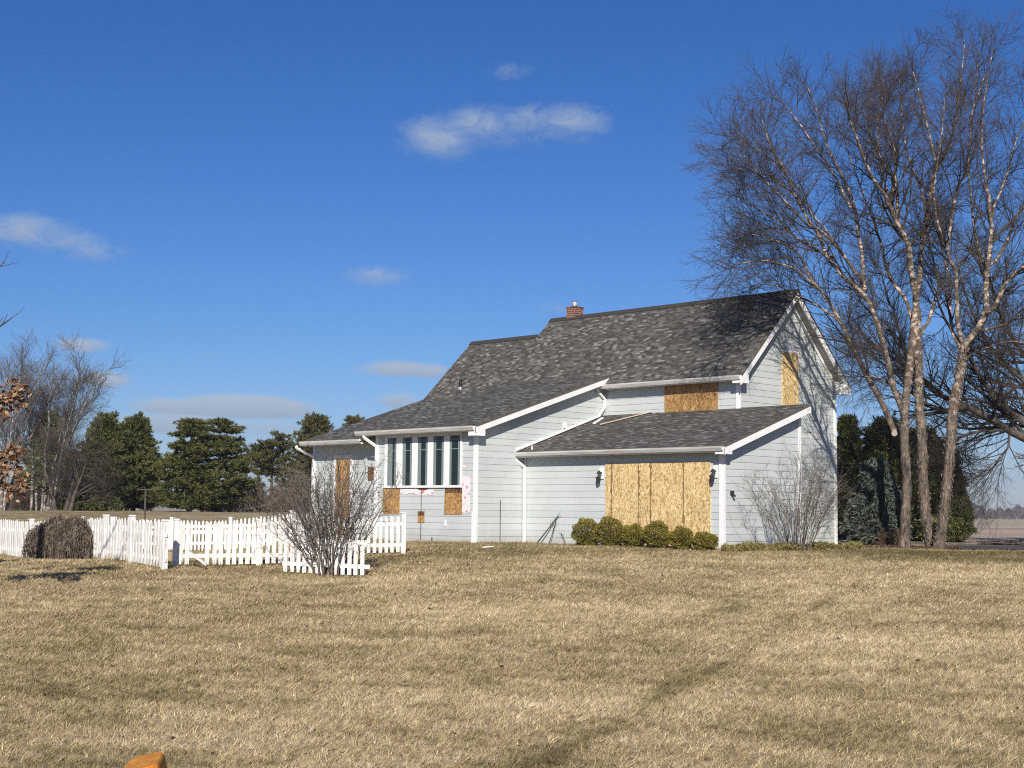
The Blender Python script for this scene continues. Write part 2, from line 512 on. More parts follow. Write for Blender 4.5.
def leaves(C, D, L, W, normal_rand=1.0, g=None):
    """triangle/quad leaf at each centre C, along D, length L, width W -> V, F(quads)"""
    g = g or rng
    n = len(C); D = norm(D); q = norm(np.cross(D, g.normal(size=(n, 3))))
    L = np.asarray(L)[..., None] * np.ones((n, 1)); W = np.asarray(W)[..., None] * np.ones((n, 1))
    a = C - D * L * .5; b = C + q * W * .5; c = C + D * L * .5; d = C - q * W * .5
    V = np.stack([a, b, c, d], 1).reshape(-1, 3)
    return V, np.arange(4 * n).reshape(n, 4)


# ------------------------------------------------------------------ the setting: ground, drive
def track_mask(x, y):
    s, l = sl(x, y)
    def seg(p, q, wd):
        a = at(*p)[:2]; b = at(*q)[:2]; ab = b - a
        t = np.clip(((x - a[0]) * ab[0] + (y - a[1]) * ab[1]) / ab.dot(ab), 0, 1)
        d = np.hypot(x - a[0] - t * ab[0], y - a[1] - t * ab[1])
        return np.exp(-(d / wd) ** 2)
    w = .05 * np.sin(x * 2.1) + .05 * np.sin(y * 1.7)
    T1 = [(505, 9.2), (541, 9.8), (564, 10.2), (607, 11.1), (650, 12.9), (689, 14.7), (744, 17.6), (765, 19.7), (795, 23.5), (832, 27), (862, 31)]
    m_ = 0
    for i, (p, q) in enumerate(zip(T1[:-1], T1[1:])):
        m_ = np.maximum(m_, (.22, .26, .20, .13, .19, .19, .12, .06, .11, .08)[i] * seg(p, q, .125 + w * .6))
    T2 = [(560, 17.5), (625, 19.5), (690, 22.5), (745, 26), (800, 30)]
    for i, (p, q) in enumerate(zip(T2[:-1], T2[1:])):
        m_ = np.maximum(m_, (.05, .09, .09, .06)[i] * seg(p, q, .22 + w))
    m_ = m_ * (.9 + .35 * np.sin(x * 3.1 + 1) * np.sin(y * 2.7) + .3 * np.sin(x * 7.3) * np.sin(y * 6.1 + 2)) + .12 * seg((50, 13.5), (250, 13), .45 + w) + .10 * seg((300, 20), (460, 19.5), .6 + w)
    m_ += .12 * smooth(34, 38, s) * smooth(-6, 0, l) * (1 - smooth(43, 50, s)) + .15 * smooth(34, 36.5, s) * smooth(7.5, 11, l) * (1 - smooth(40, 42, s))
    m_ += .02 * smooth(42, 47, s) * smooth(-3, -6, l)
    return m_


def build_ground():
    a1 = np.linspace(-.45, .45, 240); a2 = np.linspace(.45, 2 * PI - .45, 60)[1:-1]
    ang = np.concatenate([a1, a2])
    rad = np.concatenate([np.linspace(.6, 8, 6), np.linspace(8.4, 60, 190), np.geomspace(61, 6000, 90)])
    A, Rr = np.meshgrid(ang, rad, indexing='ij')
    dx = np.cos(A) * Fh[0] + np.sin(A) * Lh[0]; dy = np.cos(A) * Fh[1] + np.sin(A) * Lh[1]
    X = CAM[0] + dx * Rr; Y = CAM[1] + dy * Rr; Z = ground(X, Y)
    V = np.stack([X, Y, Z], -1).reshape(-1, 3)
    na, nr = A.shape; idx = np.arange(na * nr).reshape(na, nr); nx = np.roll(idx, -1, axis=0)
    Fq = np.stack([idx[:, :-1], idx[:, 1:], nx[:, 1:], nx[:, :-1]], -1).reshape(-1, 4)
    s, l = sl(V[:, 0], V[:, 1])
    field = smooth(52, 54, s) * smooth(-1, 6, l) + smooth(150, 190, s)
    o = np_mesh('ground', V, Fq[:, ::-1], M['ground'], attrs={'green': ('POINT', track_mask(V[:, 0], V[:, 1])), 'field': ('POINT', np.clip(field, 0, 1))}, smooth_=True)
    # centre disc is below the camera's feet: close it
    tag(o, kind='structure')
    me = o.data
    return o


build_ground()


def strip(name, pts_l, pts_r, dz, material):
    n = len(pts_l); V = []
    for a, b in zip(pts_l, pts_r):
        for t in np.linspace(0, 1, 9):
            p = np.array(a) * (1 - t) + np.array(b) * t
            V.append((p[0], p[1], ground(p[0], p[1]) + dz))
    idx = np.arange(n * 9).reshape(n, 9)
    Fq = np.stack([idx[:-1, :-1], idx[1:, :-1], idx[1:, 1:], idx[:-1, 1:]], -1).reshape(-1, 4)
    o = np_mesh(name, V, Fq, material, smooth_=True)
    return tag(o, kind='structure')


dl = [at(px, s) for px, s in ((935, 46.6), (960, 46.6), (1010, 46.8), (1080, 47.2), (1200, 48), (1500, 50), (2300, 56))]
dr = [at(px, s) for px, s in ((935, 43.2), (960, 43.0), (1010, 42.6), (1080, 42.4), (1200, 42.4), (1500, 43), (2300, 46))]
def dens(L):
    out = []
    for a, b in zip(L[:-1], L[1:]):
        for t in np.linspace(0, 1, 8)[:-1]: out.append(a * (1 - t) + b * t)
    return out + [L[-1]]
strip('driveway', dens(dl), dens(dr), .05, M['asphalt'])


def build_grass():
    g = np.random.default_rng(3)
    n = 900000
    u = g.random(n)
    e = .4; s0, s1 = 8.0, 46.0
    s = (s0 ** e + u * (s1 ** e - s0 ** e)) ** (1 / e)
    l = (g.random(n) * 2 - 1) * (.36 * s + 1.2)
    x = CAM[0] + s * Fh[0] + l * Lh[0]; y = CAM[1] + s * Fh[1] + l * Lh[1]
    inside = ((x > -16) & (x < -2.2) & (y > 3.6) & (y < 9)) | ((x > -7.75) & (x < .03) & (y > -.03) & (y < 3.8)) | ((x > -16) & (x < -7.7) & (y > -2.1) & (y < 4))
    drive = (s > 42.3) & (l > 12.5)
    kp = ~(inside | drive)
    x, y, s = x[kp], y[kp], s[kp]; n = len(x)
    # clumping: pull blades toward tuft centres on a jittered grid
    cs = .11
    ci, cj = np.floor(x / cs), np.floor(y / cs)
    hx = np.modf(np.sin(ci * 12.9898 + cj * 78.233) * 43758.5453)[0]; hy = np.modf(np.sin(ci * 39.346 + cj * 11.135) * 24634.6345)[0]
    tx, ty = (ci + .5 + .4 * hx) * cs, (cj + .5 + .4 * hy) * cs
    pull = .42 * np.clip(18 / s, 0, 1)
    x = x + (tx - x) * pull; y = y + (ty - y) * pull
    z = ground(x, y)
    sc = np.clip(s / 11, .8, 5)
    H = .038 * (.5 + .9 * g.random(n)) * sc ** .25 * (1 + .35 * hx)
    W = .0036 * sc ** .85 * (.7 + .6 * g.random(n))
    az = g.random(n) * 2 * PI; lean = .35 + .9 * g.random(n)
    wind = .9 * (np.sin(x * .9 + 1.3 * np.sin(y * .7)) + 1)
    lx = np.cos(az) * lean + .35 * np.cos(wind) + .5 * hx; ly = np.sin(az) * lean + .35 * np.sin(wind) + .5 * hy
    tip = np.stack([x + lx * H, y + ly * H, z + H * .85], -1)
    fa = g.random(n) * 2 * PI
    off = np.stack([np.cos(fa), np.sin(fa), np.zeros(n)], -1) * W[:, None]
    b0 = np.stack([x, y, z - .004], -1)
    V = np.stack([b0 - off, b0 + off, tip], 1).reshape(-1, 3)
    rnd = np.repeat(np.clip(g.random(n) * .8 + .2 * (hx + .5), 0, 1), 3)
    gr = np.repeat(track_mask(x, y), 3)
    o = np_mesh('lawn_grass', V, np.arange(3 * n).reshape(n, 3), M['blade'], attrs={'rnd': ('POINT', rnd), 'green': ('POINT', gr)})
    tag(o, 'short dormant tan lawn grass with faded olive patches', 'grass', kind='stuff')


build_grass()

# ------------------------------------------------------------------ the house
W_, G_, g_, D_, h_ = 2.19, 7.713, 3.725, 5.252, 2.055
E_, O_ = .35, .355
ZE, ZR = 5.193, 8.09
t_ = (ZR - ZE) / (D_ / 2 + E_)
YR = g_ + D_ / 2
XM = -W_ - 10.535          # left end of the high ridge
XL = -16.32                # left roof edge
Y2 = 5.683
zs = lambda y: ZE + (y - (g_ - E_)) * t_
Z2 = zs(Y2)
TH = .20                    # roof build-up, vertical
wp = lambda y: 3.571 + (y + 2.402) * .3187      # wing roof plane
lp = lambda y: 3.333 + (y + 2.228) * .3206      # left lower roof plane
gp = lambda y: 2.844 + (y + .347) * .3313       # lean-to roof plane
XJ = -13.03                 # roof step on the wing
XWC = onY(376, 500, -h_)[0]                     # wing's outer corner
YLW = -1.62
XLW = onY(313, 500, YLW)[0]

house = thing('farmhouse', (0, 0, 0), 'pale grey clapboard farmhouse with dark shingled roofs and openings boarded over with strand board', 'house')
hp = lambda mb, name, m, par=None, bevel=0: mb.build(name, M[m] if isinstance(m, str) else m, par or house, bevel)

# solid bodies behind the siding (walls)
c = .03
b = MB()
b.prism_x([(g_ + c, -.3), (g_ + D_ - c, -.3), (g_ + D_ - c, ZE + .12), (YR, ZR - TH - .03), (g_ + c, ZE + .12)], XM + .3, -W_ - c)
b.prism_x([(g_ + c + .01, -.3), (2 * Y2 - g_, -.3), (2 * Y2 - g_, zs(g_) - TH - .05), (Y2, Z2 - TH - .05), (g_ + c + .01, zs(g_) - TH - .05)], XL + .36, XM + .29)
b.prism_x([(c, -.3), (g_ + .02, -.3), (g_ + .02, gp(g_) - TH - .03), (c, gp(0) - TH - .03)], -G_ - .01, -c)
b.prism_x([(-h_ + c, -.3), (g_ + .015, -.3), (g_ + .015, wp(g_) - TH - .05), (-h_ + c, wp(-h_) - TH - .05)], XWC + c, -G_ - c)
b.prism_x([(YLW + c, -.3), (g_ + .01, -.3), (g_ + .01, lp(g_) - TH - .1), (YLW + c, lp(YLW) - TH - .03)], XLW + c, XWC + c - .005)
hp(b, 'wall_core', 'foundation')


def laps(fu, z0, z1, plane, off, sgn, name='wall', expo=.2):
    """lap siding. plane 'y': wall normal -y at y=off, u = x ; plane 'x': normal +x at x=off, u = y. fu(z)->(u0,u1)"""
    b = MB(); z = z0
    while z < z1 - .01:
        zt = min(z + expo, z1)
        a0, a1 = fu(z + .001); b0, b1 = fu(zt - .001)
        if a1 - a0 < .02: break
        b1 = max(b1, b0 + .001)
        ob, ot = .016, .004
        if plane == 'y':
            q = lambda u, o, zz: (u, off - o, zz)
            b.poly([q(a0, ob, z), q(a1, ob, z), q(b1, ot, zt), q(b0, ot, zt)])
            b.poly([q(a1, ob, z), q(a0, ob, z), q(a0, -.02, z), q(a1, -.02, z)])
        else:
            q = lambda u, o, zz: (off + o, u, zz)
            b.poly([q(a0, ob, z), q(a1, ob, z), q(b1, ot, zt), q(b0, ot, zt)])
            b.poly([q(a1, ob, z), q(a0, ob, z), q(a0, -.02, z), q(a1, -.02, z)])
        z = zt
    return hp(b, name, 'siding')


# gable wall
def f_gable(z):
    top = lambda y: min(zs(y), zs(2 * YR - y)) - TH
    if z < zs(g_) - TH: return (g_, g_ + D_)
    y = (z + TH - ZE) / t_ + g_ - E_
    return (y, 2 * YR - y)
laps(f_gable, .02, ZR - TH - .02, 'x', -W_, 1)
laps(lambda z: (-G_ - .05, -W_), 3.9, ZE - .0, 'y', g_, -1)                                  # upper front
def f_lean(z):
    if z < gp(0) - TH: return (0, g_)
    return ((z + TH - 2.844) / .3313 - .347, g_)
laps(f_lean, .02, gp(g_) - TH, 'x', 0, 1)
def f_wing(z):
    if z < wp(-h_) - TH: return (-h_, g_)
    return ((z + TH - 3.571) / .3187 - 2.402, g_)
laps(f_wing, .02, wp(g_) - TH - .01, 'x', -G_, 1)
laps(lambda z: (-G_, 0), .02, gp(0) - .12, 'y', 0, -1)
laps(lambda z: (XWC, -G_), .02, wp(-h_) - .15, 'y', -h_, -1)
laps(lambda z: (XLW, XWC), .02, lp(YLW) - .15, 'y', YLW, -1)
b = MB(); b.box(-W_, 0.0, g_ - .02, g_ + .02, 0, gp(g_) - TH - .02); hp(b, 'wall', 'siding')


# roofs: slab with UV'd top
def roof(x0, x1, ya, za, yb, zb, edge_m='shingle_edge', name='roof', th=.05):
    b = MB(); L = math.hypot(yb - ya, zb - za)
    b.poly([(x0, ya, za), (x1, ya, za), (x1, yb, zb), (x0, yb, zb)], [(x0, 0), (x1, 0), (x1, L), (x0, L)])
    sg = 1
    lo = [(x0, ya, za - th), (x1, ya, za - th), (x1, yb, zb - th), (x0, yb, zb - th)]
    hi = [(x0, ya, za), (x1, ya, za), (x1, yb, zb), (x0, yb, zb)]
    b.poly(lo[::-1], [(0, 0)] * 4)
    for i in range(4):
        j = (i + 1) % 4
        b.poly([lo[i], lo[j], hi[j], hi[i]], [(0, 0.02)] * 4)
    return hp(b, name, 'shingle')


def deck(x0, x1, ya, za, yb, zb, th=TH, gap=.052, m='soffit'):
    b = MB()
    b.prism_x([(ya, za - th), (yb, zb - th), (yb, zb - gap), (ya, za - gap)], x0, x1)
    return b


def rake(xa, xb, ya, za, yb, zb, h=.2, name='fascia'):
    """white fascia board on a sloping roof edge, from xa to xb thick"""
    b = MB(); b.prism_x([(ya, za - h - .02), (yb, zb - h - .02), (yb, zb - .045), (ya, za - .045)], xa, xb)
    return hp(b, name, 'white')


ex = -W_ + O_
# high block
ye = g_ - E_
roof(XM, ex + .03, ye, ZE, YR, ZR)
roof(XM, ex + .03, 2 * YR - ye, ZE, YR, ZR)
hp(deck(XM + .03, ex - .03, ye + .03, zs(ye + .03), YR, ZR), 'soffit', 'soffit')
hp(deck(XM + .03, ex - .03, 2 * YR - ye - .03, zs(ye + .03), YR, ZR), 'soffit', 'soffit')
rake(ex - .03, ex + .005, ye - .02, zs(ye - .02), YR - .001, ZR, .29)
rake(ex - .03, ex + .005, 2 * YR - ye + .02, zs(ye - .02), YR + .001, ZR, .27)
# frieze boards against the gable wall
for sgn in (1,):
    b = MB()
    yq = lambda y: 2 * YR - y
    b.prism_x([(yq(g_ + .0), zs(g_) - TH - .17), (yq(YR - .25), zs(YR - .25) - TH - .17), (yq(YR - .25), zs(YR - .25) - TH - .004), (yq(g_), zs(g_) - TH - .004)], -W_ + .024, -W_ + .05)
    hp(b, 'frieze_board', 'white')
# cornice boxes (returns) at both feet of the gable
b = MB(); b.prism_x([(ye - .03, ZE - .26), (g_ + .015, ZE - .26), (g_ + .015, ZE + .20), (ye - .03, ZE - .06)], -W_ + .03, ex - .005); hp(b, 'cornice_return', 'white')
b = MB(); yo = 2 * YR
b.prism_x([(yo - ye + .03, ZE - .26), (yo - g_ - .05, ZE - .26), (yo - g_ - .05, ZE + .24), (yo - ye + .03, ZE - .06)], -W_ + .03, ex - .005); hp(b, 'cornice_return', 'white')
# low ridge block
roof(XL, XM, ye - .09, zs(ye - .09), Y2, Z2)
roof(XL, XM, 2 * Y2 - ye + .09, zs(ye - .09), Y2, Z2)
hp(deck(XL + .03, XM, ye, zs(ye), Y2, Z2), 'soffit', 'soffit')
hp(deck(XL + .03, XM, 2 * Y2 - ye, zs(ye), Y2, Z2), 'soffit', 'soffit')
b = MB(); b.prism_x([(Y2 - .3, Z2 - .6), (YR - .02, ZR - .2), (2 * YR - Y2, Z2 - .6)], XM + .02, XM + .29); hp(b, 'wall', 'siding')
# wing roofs
yw = -h_ - E_
xw = -G_ + .354
roof(XJ, xw + .02, yw, wp(yw), 3.70, wp(3.70))
hp(deck(XJ + .02, xw - .03, yw + .02, wp(yw + .02), 3.69, wp(3.69)), 'soffit', 'soffit')
rake(xw - .035, xw, yw - .02, wp(yw - .02), 3.70, wp(3.70), .22)
b = MB(); b.prism_x([(yw - .02, wp(yw) - .32), (yw + .38, wp(yw) - .32), (yw + .38, wp(yw + .38) - .19), (yw - .02, wp(yw) - .07)], -G_ + .024, xw - .005); hp(b, 'cornice_return', 'white')
yl = -2.228
roof(XL, XJ + .02, yl, lp(yl), 3.32, lp(3.32))
hp(deck(XL + .03, XJ, yl + .02, lp(yl + .02), 3.3, lp(3.3)), 'soffit', 'soffit')
b = MB(); b.prism_x([(yl, lp(yl) - .05), (3.2, lp(3.2) - .05), (3.2, wp(3.2) - .06), (yw + .05, wp(yw + .05) - .06), (yw + .05, lp(yl) - .1)], XJ - .0, XJ + .03); hp(b, 'fascia', 'white')
# lean-to roof
yg = -.347
roof(-G_ + .005, O_ + .02, yg, gp(yg), g_ + .06, gp(g_ + .06))
hp(deck(-G_ + .02, O_ - .03, yg + .02, gp(yg + .02), g_ - .005, gp(g_)), 'soffit', 'soffit')
hp(deck(-W_, O_ - .03, g_ - .003, gp(g_), g_ + .05, gp(g_ + .05)), 'soffit', 'soffit')
rake(O_ - .03, O_ + .005, yg - .02, gp(yg - .02), g_ + .06, gp(g_ + .06), .23)
b = MB(); b.prism_x([(yg - .02, gp(yg) - .24), (yg + .33, gp(yg) - .24), (yg + .33, gp(yg + .33) - .19), (yg - .02, gp(yg) - .07)], .024, O_ - .005); hp(b, 'cornice_return', 'white')


def gutter(x0, x1, y, z, s=.13):
    b = MB()
    b.prism_x([(y + .005, z - .035), (y + .005, z - s - .03), (y - .07, z - s - .03), (y - .12, z - .075), (y - .13, z - .035), (y - .115, z - .03), (y - .11, z - .07), (y - .05, z - s), (y - .01, z - s), (y - .008, z - .035)], x0, x1)
    hp(b, 'gutter', 'gutter')
gutter(onY(597, 385, ye)[0], -W_ + .33, ye, ZE)
gutter(-G_ - .05, O_ - .04, yg, gp(yg), .12)
gutter(XJ - .05, xw - .05, yw, wp(yw), .13)
gutter(XL - .02, XJ - .02, yl, lp(yl), .13)
# fascia boards behind gutters
for x0, x1, y, z in ((-G_ + .36, ex - .035, ye, ZE), (-G_ + .02, O_ - .035, yg, gp(yg)), (XJ + .03, xw - .04, yw, wp(yw)), (XL + .03, XJ - .01, yl, lp(yl))):
    b = MB(); b.box(x0, x1, y + .006, y + .03, z - .19, z - .053); hp(b, 'fascia', 'white')


def downspout(pts, w=.075, t=.06):
    b = MB()
    for a, c_ in zip(pts[:-1], pts[1:]): b.bar(a, c_, w, t, up=(0, 1, .02))
    hp(b, 'downspout', 'white')
xd = -G_ + .10
downspout([(xd - .14, yg - .05, gp(yg) - .15), (xd - .14, yg - .05, gp(yg) - .24), (xd, -.07, gp(yg) - .48), (xd, -.07, .02)])
xd = XWC + .06
downspout([(xd - .28, yw - .05, wp(yw) - .16), (xd - .24, yw - .03, wp(yw) - .25), (xd, -h_ - .07, wp(yw) - .52), (xd, -h_ - .07, .02)])
xd = XLW + .06
downspout([(xd - .22, yl - .05, lp(yl) - .16), (xd - .18, yl - .03, lp(yl) - .25), (xd, YLW - .07, lp(yl) - .52), (xd, YLW - .07, .02)])
# upper downspout that drops onto the lean-to roof and runs down along its edge
xu = onY(597.5, 388, ye - .05)[0] + .06
downspout([(xu - .05, ye - .05, ZE - .15), (xu - .05, ye - .04, ZE - .25), (-G_ + .09, g_ - .06, ZE - .47), (-G_ + .09, g_ - .06, gp(g_) + .28), (-G_ + .08, g_ - .35, gp(g_ - .35) + .07), (-G_ + .06, .05, gp(.05) + .07), (-G_ + .04, yg - .04, gp(yg) + .05)])


def trim(x0, x1, y0, y1, z0, z1, name='corner_trim'):
    b = MB(); b.box(x0, x1, y0, y1, z0, z1); hp(b, name, 'white', bevel=.004)
t = .10
trim(-t, .03, -.034, -.004, -.03, gp(0) - TH); trim(.004, .034, -.03, t, -.03, gp(0) - TH)
trim(-G_ + .005, -G_ + .1, -.03, 0, 0, gp(0) - TH)
trim(.006, .034, g_ - t, g_ + .02, -.03, gp(g_) - TH - .04)
trim(-W_ - t, -W_ + .03, g_ - .034, g_ - .004, 4.0, ZE - .1); trim(-W_ + .004, -W_ + .034, g_ - .03, g_ + .05, 4.0, ZE - .1)
trim(-W_ + .004, -W_ + .034, g_ + D_ - .11, g_ + D_ + .03, -.03, ZE - .2)
trim(-G_ - t, -G_ + .03, -h_ - .034, -h_ - .004, -.03, wp(-h_) - TH); trim(-G_ + .004, -G_ + .034, -h_ - .03, -h_ + .06, -.03, wp(-h_) - TH)
trim(XWC - .03, XWC + t, -h_ - .034, -h_ - .004, -.03, wp(-h_) - TH)
trim(XLW - .03, XLW + t, YLW - .034, YLW - .004, -.03, lp(YLW) - TH)
# stub post against the wing corner
pc = onY(473.5, 546, -h_ - .08)
b = MB(); b.box(pc[0] - .055, pc[0] + .085, -h_ - .13, -h_ - .036, -.1, .98); hp(b, 'corner_post', 'white', bevel=.005)

# ---- boarded openings
def rect_onY(x0, x1, yt, yb, Y):
    xa = onY(x0, (yt + yb) / 2, Y)[0]; xb = onY(x1, (yt + yb) / 2, Y)[0]
    xm = (x0 + x1) / 2
    return xa, xb, onY(xm, yb, Y)[2], onY(xm, yt, Y)[2]

def board(x0, x1, z0, z1, Y, m='osb', name='strand_board_panel', out=.045):
    b = MB(); b.box(x0, x1, Y - out, Y - .002, z0, z1); return hp(b, name, m)

# garage opening: sheets with dark seams
xa, xb = onY(605.8, 500, 0)[0], onY(711.3, 500, 0)[0]
zt = 2.44
seams = [onY(q, 500, 0)[0] for q in (612.6, 641.0, 650.8, 684.6)]
edges = [xa] + seams + [xb]
bk = MB(); bk.box(xa + .02, xb - .02, -.025, -.003, .03, zt - .02); hp(bk, 'board_backing', 'seam')
for i in range(5):
    board(edges[i] + .013, edges[i + 1] - .013, .05 + .012 * (i % 2), zt - .01 * (i % 3), 0, 'osb', out=.04 + .004 * (i % 3))
g9 = np.random.default_rng(9)
for q in (edges[1], edges[2] - .05, edges[3] + .04, edges[4]):
    n9 = 40; zz = np.linspace(.1, zt - .02, n9)
    lft = q - .018 - .04 * g9.random(n9) ** 2; rgt = q + .018 + .04 * g9.random(n9) ** 2
    nar = g9.random(n9) < .5; lft[nar] = q - .007; rgt[nar] = q + .007
    b2 = MB()
    V9 = [(a, -.0535, z) for a, z in zip(lft, zz)] + [(a, -.0535, z) for a, z in zip(rgt, zz)]
    V9 += [(a, -.03, z) for a, z in zip(lft, zz)] + [(a, -.03, z) for a, z in zip(rgt, zz)]
    b2.v = [tuple(map(float, v)) for v in V9]
    for i9 in range(n9 - 1):
        a, b_, c_, d_ = i9, i9 + 1, n9 + i9 + 1, n9 + i9
        b2.f += [[a, d_, c_, b_], [a, b_, b_ + 2 * n9, a + 2 * n9], [d_, d_ + 2 * n9, c_ + 2 * n9, c_]]
    b2.uvs = [None] * len(b2.f)
    hp(b2, 'board_seam', 'seam')
# upper front opening
xa, xb, z0, z1 = rect_onY(665, 718.5, 383, 412, g_)
nz = 6
for i in range(nz):
    board(xa + (xb - xa) * i / nz + .006, xa + (xb - xa) * (i + 1) / nz - .006, z0 - .15, z1 + .06, g_, 'osb_dark', out=.034 + .003 * (i % 2))
# gable opening
Q0 = onX(781.5, 380, -W_); Q1 = onX(797.5, 380, -W_)
zt_ = onX(789, 352.5, -W_)[2]; zb_ = onX(789, 405.5, -W_)[2]
ymid = (Q0[1] * .45 + Q1[1] * .55)
for a_, b_ in ((Q0[1], ymid), (ymid, Q1[1])):
    b = MB(); b.box(-W_ + .002, -W_ + .045, a_ + .006, b_ - .006, zb_ - .1, zt_); hp(b, 'strand_board_panel', 'osb')
b = MB(); b.box(-W_ + .004, -W_ + .036, Q0[1] - .05, Q1[1] + .05, zt_ + .002, zt_ + .05); hp(b, 'window_casing', 'white')
# left door opening and its casing
xa, xb, z0, z1 = rect_onY(336.5, 350.5, 459, 520, YLW)
board(xa, xb, .05, z1, YLW, 'osb_dark', name='boarded_door')
b = MB(); b.box(xa - .12, xb + .12, YLW - .05, YLW - .004, z1 + .004, z1 + .12); b.box(xa - .12, xa - .006, YLW - .05, YLW - .004, 0, z1); b.box(xb + .006, xb + .12, YLW - .05, YLW - .004, 0, z1); hp(b, 'door_casing', 'white')
xa, xb, z0, z1 = rect_onY(368.8, 374, 467, 480, YLW)
board(xa, xb, z0, z1, YLW, 'osb_brown')
# patches on the wing front
Yw = -h_
for x0, x1, yt, yb, mm in ((383.5, 400, 488, 514, 'osb_dark'), (445, 462.5, 493, 514.5, 'osb_dark'), (445.5, 462.5, 486.7, 493, 'osb_brown'), (418.3, 424.8, 515.6, 522.6, 'osb_dark'), (418.3, 424.8, 511.2, 515.6, 'osb_brown'), (419, 428, 487, 490, 'osb_brown')):
    xa, xb, z0, z1 = rect_onY(x0, x1, yt, yb, Yw)
    board(xa, xb, z0, z1 - .003, Yw, mm, out=.03 if mm == 'osb_dark' else .027)
g2 = np.random.default_rng(5)
for x0, x1, yt, yb in ((400.5, 418, 488.5, 495.5), (414, 434.5, 489, 495.8), (462.8, 470.5, 476, 514), (461.2, 466.5, 464, 469)):
    xa, xb, z0, z1 = rect_onY(x0, x1, yt, yb, Yw)
    b = MB(); n = 8
    top = [(xa + (xb - xa) * i / n, z1 - g2.random() * .03) for i in range(n + 1)]
    bot = [(xa + (xb - xa) * i / n, z0 + g2.random() * .07) for i in range(n + 1)]
    prof = bot + top[::-1]
    b.prism_y(prof, Yw - .026 - .001 * x0 % .003, Yw - .018); hp(b, 'house_wrap', 'wrap')
# little white brackets / cable on the wing wall
b = MB(); q = onY(421.3, 536, Yw); b.box(q[0] - .007, q[0] + .007, Yw - .035, Yw - .022, .06, onY(421.3, 490, Yw)[2]); hp(b, 'cable', 'dark')
q = onX(499.6, 520, -G_); b = MB(); b.box(-G_ + .022, -G_ + .034, q[1] - .008, q[1] + .008, .0, onX(499.6, 500, -G_)[2]); hp(b, 'cable', 'dark')
q = onY(446, 522, Yw); b = MB(); b.box(q[0] - .03, q[0] + .03, Yw - .04, Yw - .02, q[2] - .13, q[2] + .07); hp(b, 'vent_hood', 'white')
q = onY(433, 540, Yw); b = MB(); b.cyl((q[0], Yw - .05, -.02), (q[0], Yw - .05, q[2] + .08), .018, 8); hp(b, 'hose_bib', 'dark')

# ---- sunroom windows
xa, xb, zb, zt = rect_onY(385.5, 462.3, 437.5, 487.2, Yw)
zb = onY(424, 485.5, Yw)[2]; zt = onY(424, 436.8, Yw)[2]
fr = MB(); fr.box(xa - .03, xb + .03, Yw - .075, Yw - .004, zb - .075, zb)        # sill
hp(fr, 'window_sill', 'white', bevel=.004)
b = MB(); b.box(xa, xb, Yw - .03, Yw - .004, zt, wp(-h_) - TH - .0); hp(b, 'window_head', 'white')
panes = [(388.2, 397.2), (403.2, 412.8), (418.4, 428.4), (434.0, 444.6), (450.2, 460.9)]
px_edges = [385.5] + [v for p_ in panes for v in p_] + [462.3]
xs = [onY(v, 462, Yw)[0] for v in px_edges]
for i in range(0, 12, 2):
    b = MB(); b.box(xs[i], xs[i + 1], Yw - .045, Yw - .004, zb, zt); hp(b, 'mullion', 'white', bevel=.003)
for i in range(5):
    x0, x1 = xs[2 * i + 1], xs[2 * i + 2]
    wn_ = MB(); wn_.box(x0, x1, Yw - .03, Yw - .022, zb, zt); w_ = hp(wn_, 'window', 'glass')
    wd = x1 - x0
    cu = MB()
    cl = (.55, .3, .3, .22, .2)[i]
    for q in np.arange(.0, cl, .07): cu.box(x0 + wd * q, x0 + wd * (q + .055), Yw - .034 - .002 * ((q * 100) % 3), Yw - .0305, zb, zt - .25 * wd * q)
    for q in np.arange(.84, 1.0, .07): cu.box(x0 + wd * q, x0 + wd * (q + .05), Yw - .034, Yw - .0305, zb, zt - .05)
    cu.build('curtain', M['curtain'], w_)
    mu = MB(); zm = zt - (zt - zb) * .27
    mu.box(x0, x1, Yw - .041, Yw - .036, zm - .01, zm + .01); mu.box(x0 + wd * .2 - .007, x0 + wd * .2 + .007, Yw - .0415, Yw - .0365, zm, zt)
    mu.box(x1 - wd * .17 - .007, x1 - wd * .17 + .007, Yw - .0415, Yw - .0365, zb, zt); mu.box(x0, x1, Yw - .041, Yw - .036, zt - .14, zt - .125)
    mu.build('grille', M['muntin'], w_)

# ---- chimney, vent, roof bits
cx0 = onY(562.5, 310, YR)[0]; cx1 = onY(583, 310, YR)[0]
chw = (cx1 - cx0) * .40
b = MB(); b.box(cx0 + .3, cx0 + .3 + chw, YR - .1, YR + .35, ZR - .6, ZR + .33); b.box(cx0 + .28, cx0 + .32 + chw, YR - .12, YR + .37, ZR + .33, ZR + .38)
ch = hp(b, 'chimney', 'brick')
xc = cx0 + .3 + chw / 2; yc_ = YR + .12
b = MB(); b.cyl((xc, yc_, ZR + .37), (xc, yc_, ZR + .45), .07, 14); b.cyl((xc, yc_, ZR + .45), (xc, yc_, ZR + .58), .10, 16); b.cyl((xc, yc_, ZR + .58), (xc, yc_, ZR + .61), .13, 16, .05)
b.build('chimney_cap', M['tin'], ch)
# vent pipe on the steep slope
best = None
for yy in np.linspace(3.2, 5.6, 200):
    p_ = onY(460.4, 388.5, yy)
    if best is None or abs(p_[2] - zs(yy)) < best[0]: best = (abs(p_[2] - zs(yy)), p_)
p_ = best[1]
b = MB(); b.cyl(p_ - (0, 0, .1), p_ + (0, 0, .33), .05, 12); hp(b, 'vent_pipe', 'pipe')
b = MB(); b.cyl(p_ - (0, .02, .06), p_ + (0, -.0, .05), .1, 10, .055); hp(b, 'vent_flashing', 'tin')
